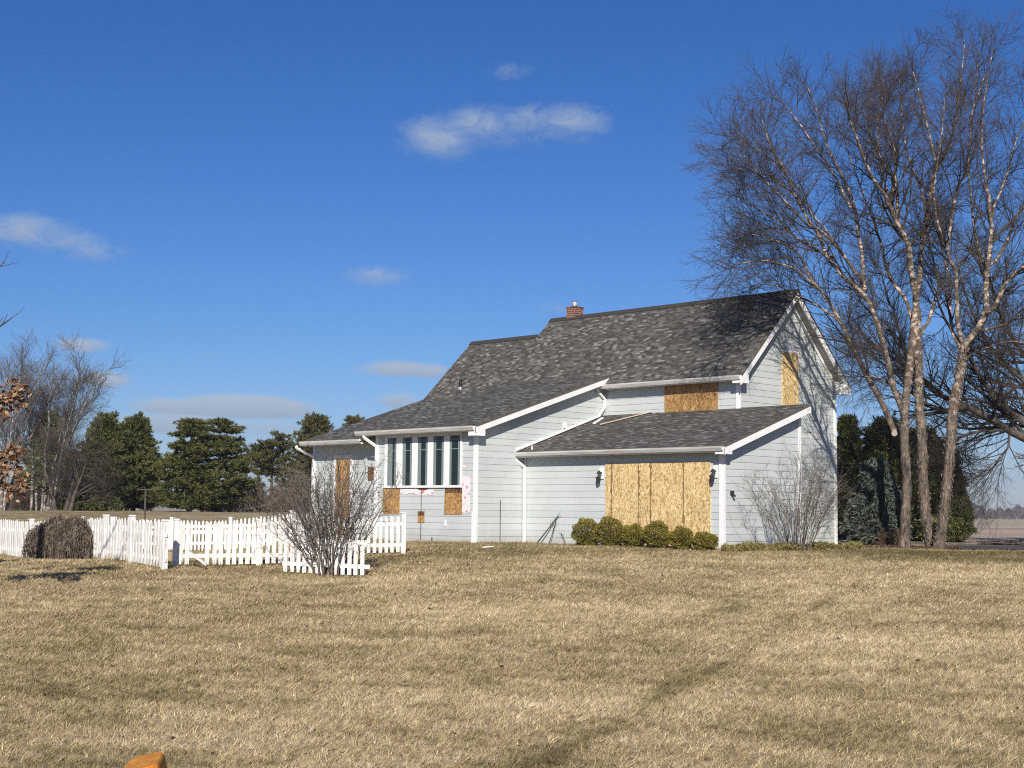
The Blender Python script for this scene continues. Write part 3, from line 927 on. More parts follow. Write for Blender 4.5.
# ridge cap
b = MB(); b.prism_x([(YR - .14, ZR - .115), (YR, ZR + .02), (YR + .14, ZR - .115), (YR + .14, ZR - .085), (YR, ZR + .045), (YR - .14, ZR - .085)], XM, ex + .03); hp(b, 'ridge_cap', 'shingle_edge')
b = MB(); b.prism_x([(Y2 - .14, Z2 - .115), (Y2, Z2 + .02), (Y2 + .14, Z2 - .115), (Y2 + .14, Z2 - .085), (Y2, Z2 + .045), (Y2 - .14, Z2 - .085)], XL, XM); hp(b, 'ridge_cap', 'shingle_edge')


def on_lean(px, py):
    d = ray(px, py); # z = a + b*y
    # CAM.z + k d.z = 2.844 + (CAM.y + k d.y + .347)*.3313
    kk = (2.844 + (CAM[1] + .347) * .3313 - CAM[2]) / (d[2] - d[1] * .3313)
    return CAM + d * kk
a_, b_ = on_lean(599.5, 425.5), on_lean(664, 409.5)
MBl = MB(); MBl.bar(a_ + (0, 0, .03), b_ + (0, 0, .03), .15, .03); MBl.bar(b_ - (1.5, .05, -.07), b_ + (.1, .0, .10), .22, .03)
o = MBl.build('fallen_lath', M['rawwood']); tag(o, 'long splintered bare wood lath lying on the garage roof', 'board')
a_, b_ = on_lean(594, 425), on_lean(602.5, 419.5)
MBl = MB(); MBl.bar(a_ + (0, 0, .05), b_ + (0, 0, .05), .09, .04)
o = MBl.build('trim_scrap', M['white']); tag(o, 'short white trim scrap lying on the garage roof', 'board')
p_ = on_lean(532, 449.5)
b = MB(); b.cyl(p_ - (0, 0, .05), p_ + (0, 0, .12), .03, 10); hp(b, 'vent_pipe', 'gutter')
# wall bracket above the wing roof line
q = onX(564, 425.5, -G_); b = MB(); b.box(-G_ + .02, -G_ + .08, q[1] - .06, q[1] + .06, q[2] - .08, q[2] + .1); hp(b, 'meter_box', 'white')

# lanterns beside the garage boards
def lantern(px, py):
    p_ = onY(px, py, 0)
    b = MB(); b.box(p_[0] - .08, p_[0] + .08, -.045, -.022, p_[2] - .12, p_[2] + .22)
    pl = hp(b, 'lantern_plate', 'white', bevel=.004)
    b = MB(); b.box(p_[0] - .03, p_[0] + .03, -.15, -.045, p_[2] + .05, p_[2] + .09)
    b.cyl((p_[0], -.15, p_[2] + .03), (p_[0], -.15, p_[2] + .12), .085, 8, .03)
    b.cyl((p_[0] - .03, -.15, p_[2] - .24), (p_[0] - .03, -.15, p_[2] - .06), .05, 8, .08)
    b.cyl((p_[0] - .03, -.15, p_[2] - .06), (p_[0] - .03, -.15, p_[2] + .05), .012, 6)
    b.build('lantern', M['dark'], pl)
lantern(602.4, 475); lantern(716.3, 473.5)
q = onX(730.6, 493, 0); b = MB(); b.box(.022, .09, q[1] - .05, q[1] + .05, q[2] - .05, q[2] + .06); b.cyl((.09, q[1], q[2] - .04), (.16, q[1], q[2] - .09), .03, 8); hp(b, 'faucet', 'dark')

# ------------------------------------------------------------------ picket fences
TILT = [0.]
def picket(b, p, d, nrm, h, w=.072, th=.02, z0=.04, pointed=True):
    """p ground point, d along fence, nrm toward viewer"""
    a = p - d * w / 2; c_ = p + d * w / 2
    zb = p[2] + z0; zt = p[2] + h
    prof = [(0, zb), (w, zb), (w, zt - .05), (w / 2, zt), (0, zt - .05)] if pointed else [(0, zb), (w, zb), (w, zt), (0, zt)]
    tl = TILT[0]
    lo = [tuple(a[:2] + d[:2] * (u + tl * (z - zb))) + (z,) for u, z in prof]
    hi = [tuple(a[:2] + d[:2] * (u + tl * (z - zb)) + nrm[:2] * th) + (z,) for u, z in prof]
    b.hexa(lo, hi)


def fence(A, B, label, posts, h=.98, pitch=.128, hfun=None, skip=(), group=None, w=.07, post_h=1.03, jit=.01, side=1, seed=1):
    g = np.random.default_rng(seed)
    A, B = np.array(A, float), np.array(B, float)
    L = np.linalg.norm((B - A)[:2]); d = np.append((B - A)[:2] / L, 0)
    nrm = np.array([d[1], -d[0], 0]) * side
    root = thing('picket_fence', A, label, 'fence', group)
    gz = lambda u: float(ground(*(A + d * u)[:2]))
    b = MB(); u = .09; k_ = 0
    while u < L - .05:
        if not any(a < u < c_ for a, c_ in skip):
            p = A + d * u; p[2] = gz(u)
            TILT[0] = g.normal() * .016
            hh = (hfun(u / L) if hfun else h) + g.normal() * jit
            picket(b, p + nrm * .02 + d * g.normal() * .004, d, nrm, hh, w)
        u += pitch; k_ += 1
    b.build('picket_panel', M['fence'], root)
    nseg = max(1, int(L / 2.4))
    for zf in (.22, .74):
        b = MB()
        us = np.linspace(0, L, nseg + 1)
        for a, c_ in zip(us[:-1], us[1:]):
            if any(s0 < (a + c_) / 2 < s1 for s0, s1 in skip): continue
            hf = (hfun((a + c_) / 2 / L) / h) if hfun else 1
            p, q = A + d * a, A + d * c_
            p[2] = gz(a) + zf * hf; q[2] = gz(c_) + zf * hf
            b.bar(p, q, .035, .085)
        b.build('rail', M['fence'], root)
    for u in posts:
        u *= L; p = A + d * u; z = gz(u)
        b = MB(); r = .055
        b.box(-r, r, -r, r, 0, 1); vs = []
        b = MB()
        e1, e2 = d * r, nrm * r
        cs_ = [p - e1 - e2, p + e1 - e2, p + e1 + e2, p - e1 + e2]
        b.hexa([(*c0[:2], z - .05) for c0 in cs_], [(*c0[:2], z + post_h) for c0 in cs_])
        e1, e2 = d * r * 1.25, nrm * r * 1.25
        cs2 = [p - e1 - e2, p + e1 - e2, p + e1 + e2, p - e1 + e2]
        b.hexa([(*c0[:2], z + post_h) for c0 in cs2], [(*(p + (c0 - p) * .7)[:2], z + post_h + .03) for c0 in cs2])
        b.build('post', M['fence'], root)
    return root


f1a, f1b = at(-60, 45.5), at(167.5, 31.0)
fence(f1a, f1b, 'white picket fence with a dry vine draped over it, running to the gate', (.02, .50, .80, .89, .995), h=.99, seed=2, jit=.012, pitch=.172, w=.09)
f2a, f2b = at(177, 32.0), at(300, 33.2)
L2 = np.linalg.norm((f2b - f2a)[:2])
fence(f2a, f2b, 'white picket fence with one gap and a broken slanting rail beside the gate post', (0, .66), h=.98, pitch=.15, w=.095, skip=((.28, .60),), seed=4, post_h=1.0)
p0, p1 = P(188, 551, 31.6), P(207, 565, 31.4)
b = MB(); b.bar(p0, p1, .09, .03); o = b.build('broken_rail', M['fence']); tag(o, 'loose white fence rail slanting to the ground in the gap of the picket fence', 'rail')
f3a, f3b = at(84, 47), at(330, 45)
fence(f3a, f3b, 'white picket fence across the back of the yard, seen behind the front pickets', (.0, .13, .37, .61, .85), h=.98, seed=5, jit=.01)
f4a, f4b = at(284, 31.4), at(371, 30.7)
fence(f4a, f4b, 'short white picket fence stepping down in height among the branches of the leafless shrub', (.45,), h=.98, pitch=.15, w=.09,
      hfun=lambda t_: .95 - .27 * smooth(.55, .95, t_), seed=6, post_h=1.0)
f5a, f5b = at(300, 35.6), at(405, 36.6)
fence(f5a, f5b, 'white picket fence joining the sunroom corner, ending in a thick end post', (.0, .985), h=.93, pitch=.15, w=.085, seed=7, post_h=1.0)

def weeds(name, lines, n_per_m, H, label, seed):
    g = np.random.default_rng(seed); Cs = []
    for A, B in lines:
        A, B = np.array(A, float), np.array(B, float); L = np.linalg.norm((B - A)[:2]); n = int(L * n_per_m)
        t = g.random(n); p = A + (B - A) * t[:, None]; p[:, :2] += g.normal(size=(n, 2)) * .07
        clump = .35 + .65 * (np.sin(t * L * 2.1 + seed) * np.sin(t * L * .9) > -.1)
        Cs.append((p, clump * H * (.4 + .8 * g.random(n))))
    p = np.concatenate([c0 for c0, _ in Cs]); hh = np.concatenate([c1 for _, c1 in Cs]); n = len(p)
    z = ground(p[:, 0], p[:, 1]); a = g.random(n) * 2 * PI
    off = np.stack([np.cos(a), np.sin(a), np.zeros(n)], -1) * .006
    b0 = np.stack([p[:, 0], p[:, 1], z - .01], -1)
    tip = b0 + np.stack([g.normal(size=n) * .35 * hh, g.normal(size=n) * .35 * hh, hh], -1)
    V = np.stack([b0 - off, b0 + off, tip], 1).reshape(-1, 3)
    o = np_mesh(name, V, np.arange(3 * n).reshape(n, 3), M['blade'], attrs={'rnd': ('POINT', np.repeat(g.random(n), 3)), 'green': ('POINT', np.full(3 * n, .08))})
    tag(o, label, 'grass', kind='stuff')
weeds('tall_grass', [(f1a, f1b), (f2a, f2b), (f4a, f4b), (f5a, f5b), (f3a, f3b)], 260, .17, 'longer dry grass left along the foot of the picket fences', 1)
weeds('wall_grass', [((XWC, -h_ - .1, 0), (-G_, -h_ - .1, 0)), ((-G_ + .08, -h_, 0), (-G_ + .08, 0, 0)), ((-G_, -.1, 0), (0, -.1, 0)), ((.1, 0, 0), (.1, g_, 0)), ((XLW, YLW - .1, 0), (XWC, YLW - .1, 0))], 220, .12, 'dry grass grown up along the foot of the house walls', 2)

# clothes pole behind the fence
p0 = at(145, 52)
root = thing('clothes_pole', p0, 'thin dark metal clothes pole with a crossbar behind the fence', 'pole')
zt = P(145, 489.5, 52)[2]
b = MB(); b.cyl(p0 - (0, 0, .1), (p0[0], p0[1], zt), .03, 8); b.build('pole', M['grey_bark'], root)
b = MB(); b.cyl(P(137, 489.8, 52), P(157, 489.2, 52), .02, 8); b.build('crossbar', M['grey_bark'], root)

# ------------------------------------------------------------------ trees
def tree_obj(name, base, label, cat='tree', group=None):
    return thing(name, base, label, cat, group)


def zig(g, n, amp):
    return np.cumsum(g.normal(size=(n, 3)) * amp, axis=0)


# --- river birch: stems and limbs
SB = 43.6
birch = tree_obj('birch_tree', at(925, SB), 'tall leafless birch with three trunks and peeling cream bark right of the house')
g = np.random.default_rng(11)
def limb(pix, d0, d1, r0, r1, n=16, wob=.02):
    m_ = len(pix)
    pts = [P(x, y, SB + d0 + (d1 - d0) * (i / (m_ - 1)) ** 1.2) for i, (x, y) in enumerate(pix)]
    rr = np.linspace(r0 * .86, r1 * .9, m_)
    p_, r_ = resample(pts, rr, n)
    p_[1:] += np.cumsum(g.normal(size=(n - 1, 3)) * wob, axis=0) * .6
    return p_, r_
mpx = FPX / SB   # pixels per metre there
trunks = [
    ([(904, 553), (905, 525), (906, 500), (907, 470), (905, 440), (905, 415), (908, 385), (912, 350), (916, 312)], 0, 0, .18, .12),
    ([(934, 553), (928, 530), (924, 500), (923, 470), (922.5, 440), (920, 405), (919, 370), (918, 335), (917, 296)], .5, .1, .20, .12),
    ([(938, 553), (941, 530), (945, 500), (948, 470), (950.5, 435), (953, 405), (958, 380), (962, 355), (963, 345)], -.2, -.4, .19, .14),
]
TR = []
for pix, d0, d1, r0, r1 in trunks:
    p_, r_ = limb(pix, d0, d1, r0, r1, 26, .012); r_[:3] *= np.array([1.35, 1.15, 1.05]); p_[0, 2] = ground(p_[0, 0], p_[0, 1]) - .1
    p_, r_ = resample(p_, r_, 90); r_ = r_ * (1 + .05 * np.sin(np.arange(90) * .55) + .035 * g.normal(size=90)); TR.append((p_, r_)); tube_obj('trunk', [(p_[None], r_[None], 14)], M['birch'], birch)
limbs = [
    # (pixels, depth offset start/end, radii)
    ([(917, 300), (912, 274), (909, 246), (897.5, 225), (887, 200), (872, 177), (861, 148), (852, 122), (848, 102)], 0, -2.6, .12, .02),
    ([(897.5, 225), (897, 190), (896.5, 162), (894, 142), (887, 119), (884, 100)], -.6, -1.5, .07, .015),
    ([(893, 205), (891, 177), (875, 146), (866, 118), (868, 98)], -.8, 1.2, .06, .012),
    ([(917, 296), (921, 268), (922.5, 254), (928, 225), (933, 183), (935, 171), (931, 152), (920, 104), (912, 75)], .1, 1.5, .11, .02),
    ([(935, 171), (945, 150), (952, 131), (957, 102), (963, 62), (965, 38)], .9, 1.9, .055, .012),
    ([(963, 345), (958, 318), (958, 274), (952, 259), (947, 243), (943, 233), (937, 208), (938, 180), (944, 140), (948, 95)], -.4, -2.8, .085, .015),
    ([(962, 350), (950, 335), (947.6, 318), (947, 296), (944, 270), (936, 240), (934, 205)], -.4, 2.2, .075, .02),
    ([(947, 250), (952, 217), (958, 187), (968, 173), (971.5, 142), (975, 110), (990, 70)], -1.5, -3.6, .06, .014),
    ([(963, 345), (975, 332), (984, 314), (985, 298), (986, 270), (989, 240), (990, 225), (988, 194), (985, 173), (983, 131), (987, 90), (995, 45)], -.4, .8, .13, .018),
    ([(984, 314), (995, 307), (1008, 283), (1024, 269), (1042, 255), (1058, 225), (1068, 190)], -.3, -2.5, .10, .02),
    ([(989, 265), (996.5, 258), (1008, 233), (1014, 214), (1026, 202), (1045, 175), (1058, 140)], .1, 2.6, .07, .015),
    ([(990, 222), (997, 202), (1008, 173), (1016, 146), (1030, 110), (1036, 70)], .3, -1.2, .05, .012),
    # left leaning stem and its forks
    ([(906, 425), (900, 405), (895, 394), (888, 363), (880, 332), (873, 307), (863, 290), (853, 283), (831, 257), (821, 229), (805, 208), (793, 177), (783, 158), (775, 142), (766, 118)], 0, -2.2, .125, .018),
    ([(865, 292), (863, 274), (861, 252), (857, 232), (852, 205), (840, 175), (828, 151), (820, 128), (815, 108), (806, 86)], -.6, 1.6, .08, .015),
    ([(862, 285), (858, 276), (840, 250), (822, 232), (806, 222), (785, 200), (768, 182), (757, 168), (742, 150)], -.6, -3.6, .07, .013),
    ([(833, 258), (828, 255), (800, 241), (779, 222), (762, 212), (745, 200), (735, 192)], -.9, 1.0, .06, .012),
    ([(894, 431), (886, 410), (877, 392), (862, 363), (852, 345), (842, 325), (824, 296), (811, 281), (800, 257), (785, 246), (762, 238), (742, 234)], -.1, -1.8, .115, .013),
    ([(815, 286), (795, 270), (768, 262), (750, 262), (735, 266), (728, 272)], -1.0, -2.6, .045, .010),
    ([(842, 325), (825, 312), (800, 296), (780, 286), (764, 283), (752, 286)], -.9, 1.4, .045, .010),
    ([(806, 245), (787, 232), (768, 229), (750, 236), (735, 243)], -1.2, 2.0, .04, .010),
    ([(800, 190), (785, 172), (762, 152), (745, 140), (730, 134)], -1.2, .6, .035, .010),
    ([(851, 208), (836, 180), (812, 145), (790, 112), (772, 92)], -.4, 1.8, .05, .010),
    ([(840, 250), (815, 215), (790, 190), (765, 175), (735, 168)], -.8, -2.8, .045, .010),
    ([(906, 400), (893, 385), (880, 378), (862, 372), (848, 372)], 0, -1.5, .04, .01),
    ([(915, 330), (905, 300), (890, 280), (880, 250), (872, 225), (858, 190), (842, 145), (834, 118)], .1, 3.2, .075, .012),
    ([(918, 340), (930, 315), (938, 290), (932, 262), (925, 235), (922, 200)], .1, 2.8, .07, .012),
    ([(905, 235), (893, 205), (880, 165), (878, 120), (884, 92), (888, 78)], 0, 2.6, .055, .012),
    ([(928, 225), (922, 190), (908, 150), (903, 105), (900, 72)], .5, 3.0, .055, .012),
    ([(986, 270), (976, 235), (972, 200), (968, 155), (972, 110), (978, 60)], .2, 3.4, .055, .012),
    ([(975, 332), (992, 328), (1012, 320), (1035, 300), (1060, 290)], -.4, 2.4, .06, .012),
    ([(960, 365), (975, 352), (990, 345), (1012, 340), (1030, 345)], -.3, -1.8, .035, .01),
]
LP = [limb(*q, 20, .025) for q in limbs]
tube_obj('limbs', [(np.stack([p_ for p_, r_ in LP]), np.stack([r_ for p_, r_ in LP]), 8)], M['birch'], birch)
LPp = np.stack([p_ for p_, r_ in LP]); LPr = np.stack([r_ for p_, r_ in LP])
# shaggy curls of loose bark on the two rougher trunks
fc_, fd_ = [], []
for p_, r_ in TR[1:]:
    nf = 800; ii = g.integers(3, 86, nf); a_ = g.random(nf) * 2 * PI
    o_ = np.stack([np.cos(a_), np.sin(a_), np.zeros(nf)], -1)
    fc_.append(p_[ii] + o_ * (r_[ii] * 1.04)[:, None] + g.normal(size=(nf, 3)) * .02); fd_.append(o_ * .35 + np.stack([np.zeros(nf), np.zeros(nf), g.choice([-1., 1.], nf)], -1) + g.normal(size=(nf, 3)) * .25)
Vb, Fb = leaves(np.concatenate(fc_), np.concatenate(fd_), .10, .035, g=g)
np_mesh('loose_bark', Vb, Fb, M['flake'], birch, attrs={'rnd': ('POINT', np.repeat(g.random(1600), 4))})
# cut stub
a_ = P(894.5, 433.5, SB - .25); b = MB(); b.cyl(a_, P(893.5, 430, SB + .1), .085, 12); b.build('cut_stub', mat('pale_cut_wood', (.42, .37, .31), .8), birch)
k1, r1 = kids(LPp, LPr, 21, .74, 1.7, 8, noise=.11, up=.05, tmin=.22, rratio=.5, rmin=.009, g=g, taper=.35, lenfall=.35)
k2, r2 = kids(k1, r1, 9, .66, .9, 5, noise=.13, up=.04, tmin=.15, rratio=.55, rmin=.006, g=g, taper=.5, lenfall=.4)
k3, r3 = kids(k2, r2, 5, .6, .42, 4, noise=.13, up=.03, tmin=.2, rratio=.6, rmin=.0036, g=g, taper=.6, lenfall=.3)
ck1, cr1 = kids(LPp[:, -6:], LPr[:, -6:], 5, .65, .9, 6, noise=.1, up=.1, rratio=.6, rmin=.006, g=g)
ck2, cr2 = kids(ck1, cr1, 8, .5, .7, 4, noise=.12, up=.08, tmin=.1, rratio=.55, rmin=.0035, g=g)
tube_obj('crown', [(k1, r1, 5), (ck1, cr1, 4), (k2, r2, 3)], M['twig'], birch)
o = tube_obj('crown', [(k3, r3, 3), (ck2, cr2, 3)], M['twig_top'], birch, False)


# --- generic bare tree
def bare_tree(name, base, label, height, spread, seed, stems=1, bark_m='grey_bark', twig_m='twig', r=.2, trace=None, lv=(10, 8, 6), start=.3, up=.12, group=None, lens=(3.2, 1.5, .7), fine=.004, cat='tree'):
    g = np.random.default_rng(seed)
    root = tree_obj(name, base, label, cat, group)
    ps = []; rs = []
    if trace:
        for pts, r0, r1 in trace:
            p_, r_ = resample(pts, np.linspace(r0, r1, len(pts)), 14); p_[2:] += np.cumsum(g.normal(size=(12, 3)) * .04, axis=0); ps.append(p_); rs.append(r_)
    for i in range(stems):
        a = g.random() * 2 * PI; d = np.array([math.cos(a), math.sin(a), 0]) * spread * (.15 + .35 * g.random()) if stems > 1 else np.zeros(3)
        hh = height * (.8 + .25 * g.random()) if stems > 1 else height
        st = np.array(base) + (np.array([math.cos(a), math.sin(a), 0]) * (.2 + .5 * g.random()) if stems > 1 else 0) - np.array([0, 0, .1])
        tt = np.linspace(0, 1, 14)[:, None]
        p_ = st + d * tt ** 1.3 + np.array([0, 0, hh]) * tt + np.cumsum(g.normal(size=(14, 3)) * .05 * height / 10, axis=0) * np.array([1, 1, .3])
        ps.append(p_); rs.append(np.linspace(r, .02, 14) * (1 if stems == 1 else .75))
    Ps, Rs = np.stack(ps), np.stack(rs)
    tube_obj('trunk', [(Ps, Rs, 8)], M[bark_m], root)
    a1, b1 = kids(Ps, Rs, lv[0], .75, lens[0], 7, noise=.12, up=up, tmin=start, rratio=.5, rmin=.012, g=g, lenfall=.55)
    a2, b2 = kids(a1, b1, lv[1], .6, lens[1], 5, noise=.14, up=up * .6, tmin=.15, rratio=.5, rmin=fine * 1.6, g=g)
    a3, b3 = kids(a2, b2, lv[2], .55, lens[2], 4, noise=.14, up=up * .5, tmin=.15, rratio=.6, rmin=fine, g=g)
    tube_obj('crown', [(a1, b1, 4), (a2, b2, 3), (a3, b3, 3)], M[twig_m], root, False)
    return root


# big spreading tree behind the birch, trunk just outside the frame
SM = 53
mb_ = at(1085, SM)
Pm = lambda x, y, d=0: P(x, y, SM + d)
tr = [
    ([mb_ - (0, 0, .1), Pm(1086, 500), Pm(1080, 470), Pm(1078, 430), Pm(1075, 380), Pm(1068, 330), Pm(1062, 285)], .36, .07),
    ([Pm(1082, 485), Pm(1060, 455), Pm(1024, 439), Pm(1000, 424), Pm(968, 406), Pm(942, 394, 1), Pm(925, 380, 2), Pm(905, 345, 2.5), Pm(885, 318, 3)], .20, .025),
    ([Pm(1080, 460), Pm(1050, 440), Pm(1024, 422), Pm(1000, 410), Pm(982, 385), Pm(965, 352, -1), Pm(945, 320, -2), Pm(930, 280, -2.5)], .17, .025),
    ([Pm(1078, 430), Pm(1050, 405), Pm(1024, 383), Pm(1004, 363), Pm(988, 345), Pm(975, 315, 1), Pm(965, 280, 2), Pm(955, 245, 3)], .14, .025),
    ([Pm(1075, 390), Pm(1048, 372), Pm(1024, 352), Pm(1000, 313), Pm(990, 280, -1), Pm(985, 250, -2)], .12, .025),
    ([Pm(1024, 438), Pm(1000, 430), Pm(984, 431), Pm(961, 437), Pm(948, 450, 1), Pm(935, 448, 1.5)], .08, .02),
    ([Pm(968, 406), Pm(945, 410), Pm(920, 395), Pm(898, 372, -1), Pm(872, 352, -2)], .10, .02),
    ([Pm(1010, 430), Pm(1006, 452), Pm(990, 470), Pm(975, 478)], .05, .015),
    ([Pm(942, 394, 1), Pm(918, 376, 1.5), Pm(895, 360, 2.), Pm(865, 340, 2.5), Pm(848, 315, 3)], .09, .02),
    ([Pm(1080, 440), Pm(1100, 400), Pm(1120, 360), Pm(1130, 300)], .16, .03),
    ([Pm(905, 345, 2.5), Pm(890, 310, 3), Pm(880, 280, 3), Pm(868, 262, 3)], .05, .015),
]
bare_tree('bare_tree', mb_, 'massive dark leafless tree whose limbs reach in from the right behind the birch', 1, 1, 21, stems=0, trace=tr, lv=(22, 11, 7), start=.12, lens=(2.8, 1.3, .62), fine=.004, up=.06)


# --- conifers
def conifer(name, base, label, H, Rr, seed, m='spruce', z0=.3, layers=26, per=9, droop=-.25, gap=.1, sprays=7, L=.34, Wd=.07, uneven=.15, power=.85, group=None, tilt=.0, top_r=.12, whorl=0, flat=1., rep_=2, lift=.35):
    g = np.random.default_rng(seed)
    root = tree_obj(name, base, label, 'tree', group)
    base = np.array(base, float)
    tp = np.stack([base - (0, 0, .1), base + (0, 0, H * .5), base + (0, 0, H * .97)]); tp, tr_ = resample(tp, [H * .022 + .04, H * .014, .01], 8)
    tube_obj('trunk', [(tp[None], tr_[None], 7)], M['grey_bark'], root)
    Br = []; Rd = []
    lob = g.random(7) * 2 * PI
    for i in range(layers):
        f = (i + (g.random() * .7 if not whorl else 0)) / layers
        z = z0 + (H - z0) * f
        rr = Rr * (1 - f) ** power * (.62 + .38 * min(1, f * 6 + .35)) + top_r
        npb = max(4, int(per * (.5 + .7 * (1 - f))))
        for j in range(npb):
            if g.random() < gap: continue
            a = g.random() * 2 * PI; zj = g.normal() * whorl
            ll = rr * (1 + uneven * (math.sin(2 * a + lob[i % 7]) + g.normal() * .8)) * (.75 + .3 * g.random()); ll = max(ll, .1)
            tt = np.linspace(0, 1, 6)
            dz = droop * ll * tt + (.22 * ll * tt ** 2 if droop < 0 else tilt * ll * tt ** 2) + (lift * ll * tt if f > .8 else 0)
            p_ = base + np.stack([np.cos(a) * ll * tt, np.sin(a) * ll * tt, z + zj + dz], -1)
            p_ += np.cumsum(g.normal(size=p_.shape) * .02 * ll, axis=0)
            Br.append(p_); Rd.append(np.linspace(.012 * H * .35 * (1 - f) + .008, .004, 6))
    Br = np.stack(Br); Rd = np.stack(Rd)
    k_, kr_ = kids(Br, Rd, sprays, .85, Rr * .36, 4, noise=.1, up=-.03 if droop < 0 else .1, tmin=.2, rratio=.5, rmin=.004, g=g, lenfall=.5)
    k_[..., 2] = k_[:, :1, 2] + (k_[..., 2] - k_[:, :1, 2]) * flat
    Tt = tube_obj('branches', [(Br, Rd, 3)], M['grey_bark'], root, False)
    # needle sprays along the branches and side branches
    Cs = []; Ds = []
    for arr, q in ((Br, 14), (k_, 7)):
        B, n_, _ = arr.shape
        t = .25 + .75 * g.random((B, q)); f = t * (n_ - 1); ii = np.minimum(f.astype(int), n_ - 2); fr = (f - ii)[..., None]
        bi = np.arange(B)[:, None]
        c_ = arr[bi, ii] * (1 - fr) + arr[bi, ii + 1] * fr; T = norm(arr[bi, ii + 1] - arr[bi, ii])
        Cs.append(c_.reshape(-1, 3)); Ds.append(T.reshape(-1, 3))
    C = np.concatenate(Cs); D = np.concatenate(Ds)
    C = np.repeat(C, rep_, axis=0); D = np.repeat(D, rep_, axis=0)
    D = norm(D + g.normal(size=D.shape) * .55 + np.array([0, 0, -.12 if droop < 0 else .25]))
    C = C + D * L * .35 + g.normal(size=C.shape) * L * .12
    V, Fq = leaves(C, D, L * (.6 + .8 * g.random(len(C))), Wd * (.7 + .6 * g.random(len(C))), g=g)
    rn = np.repeat(g.random(len(C)), 4)
    np_mesh('crown', V, Fq, M[m], root, attrs={'rnd': ('POINT', rn)})
    return root


def conif(px, s, top, wpx, label, seed, m, **kw):
    base = at(px, s); H = P(px, top, s)[2] - base[2]
    return conifer(kw.pop('name', 'pine_tree'), base, label, H, wpx / FPX * s, seed, m, **kw)

# right group
conif(877, 47.5, 467, 31, 'small blue spruce between the house and the birch trunks', 31, 'bluespruce', name='spruce_tree', layers=34, per=14, droop=-.18, L=.16, Wd=.045, sprays=8, gap=.03, uneven=.08, power=.8)
conif(886, 57, 427, 38, 'dense dark spruce rising directly behind the blue spruce', 32, 'spruce', name='spruce_tree', layers=38, per=15, L=.22, Wd=.05, sprays=8, rep_=4, uneven=.18, power=.6, group='dark spruces behind the birch')
conif(922, 59, 434, 32, 'dense dark spruce seen between the birch trunks', 35, 'spruce', name='spruce_tree', layers=34, per=14, L=.22, Wd=.05, rep_=4, uneven=.18, power=.6, group='dark spruces behind the birch')
conif(849, 62, 420, 21, 'dark narrow spruce close behind the gable corner of the house', 33, 'spruce', name='spruce_tree', layers=36, per=14, L=.24, Wd=.055, rep_=3, uneven=.15, power=.8, group='dark spruces behind the birch')
conif(946, 55, 446, 23, 'dark spruce on the field side, right of the birch trunks', 34, 'spruce', name='spruce_tree', layers=36, per=15, L=.22, Wd=.05, rep_=4, uneven=.14, power=.75, group='dark spruces behind the birch')
# left group
conif(46, 88, 418, 30, 'dark evergreen behind the pale leafless birches', 41, 'spruce', layers=30, per=13, L=.34, Wd=.07, rep_=3, gap=.08, power=.8)
pk = dict(L=.26, Wd=.05, rep_=4, lift=.1)
conif(104, 84, 420, 39, 'dense green pine right beside the leafless birches', 42, 'pine', layers=30, per=14, droop=.12, tilt=.1, uneven=.22, power=.95, whorl=.12, flat=.7, **pk)
conif(133, 86, 419, 36, 'dense green pine with a ragged top nearest the gap in the tree row', 43, 'pine', layers=28, per=14, droop=.14, tilt=.1, uneven=.25, power=.95, whorl=.12, flat=.7, **pk)
conif(189, 82, 417, 36, 'tall layered pine, the left one of the two pines with shelf-like boughs', 44, 'pine', layers=14, per=18, droop=.02, tilt=.12, uneven=.34, gap=.2, power=.9, whorl=.05, flat=.22, **pk)
conif(218, 84, 417, 42, 'wide layered pine with long horizontal boughs before the gap of sky', 45, 'pine', layers=12, per=18, droop=.02, tilt=.12, uneven=.40, gap=.22, power=.78, whorl=.05, flat=.2, **pk)
conif(271, 96, 437, 17, 'small airy pine with a thin crown between larger pines', 46, 'pine_far', layers=9, per=11, droop=.1, tilt=.1, uneven=.35, gap=.22, z0=2.4, power=.4, top_r=.5, whorl=.15, flat=.5, sprays=5, L=.3, Wd=.06, rep_=3, lift=.15)
conif(315, 92, 416, 34, 'olive green pine just left of the sunroom roof', 47, 'pine_far', layers=26, per=13, droop=.14, tilt=.1, uneven=.25, power=.8, whorl=.12, flat=.6, **pk)
conif(354, 97, 419, 26, 'olive pine whose top shows above the sunroom roof', 48, 'pine_far', layers=22, per=12, droop=.16, tilt=.1, uneven=.3, power=.75, whorl=.12, flat=.6, **pk)

# pale leafless birches on the left
def px_tree(px, s, top, spread_px, seed, label, **kw):
    base = at(px, s); H = P(px, top, s)[2] - base[2]
    return bare_tree(kw.pop('name', 'birch_tree'), base, label, H * kw.pop('hf', .78), spread_px / FPX * s, seed, **kw)
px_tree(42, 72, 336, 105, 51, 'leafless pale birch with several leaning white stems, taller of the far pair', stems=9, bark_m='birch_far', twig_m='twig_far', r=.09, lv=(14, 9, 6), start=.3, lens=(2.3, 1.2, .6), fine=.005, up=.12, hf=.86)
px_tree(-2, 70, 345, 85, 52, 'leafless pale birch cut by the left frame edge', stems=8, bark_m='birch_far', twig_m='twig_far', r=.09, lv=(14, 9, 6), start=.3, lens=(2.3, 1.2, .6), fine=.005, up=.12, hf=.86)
px_tree(62, 68, 436, 70, 53, 'low dark leafless tree with a leaning trunk before the pines', stems=3, bark_m='grey_bark', twig_m='twig', r=.16, lv=(14, 9, 6), start=.1, lens=(2.2, 1.2, .6), fine=.006, up=-.02, name='bare_tree')
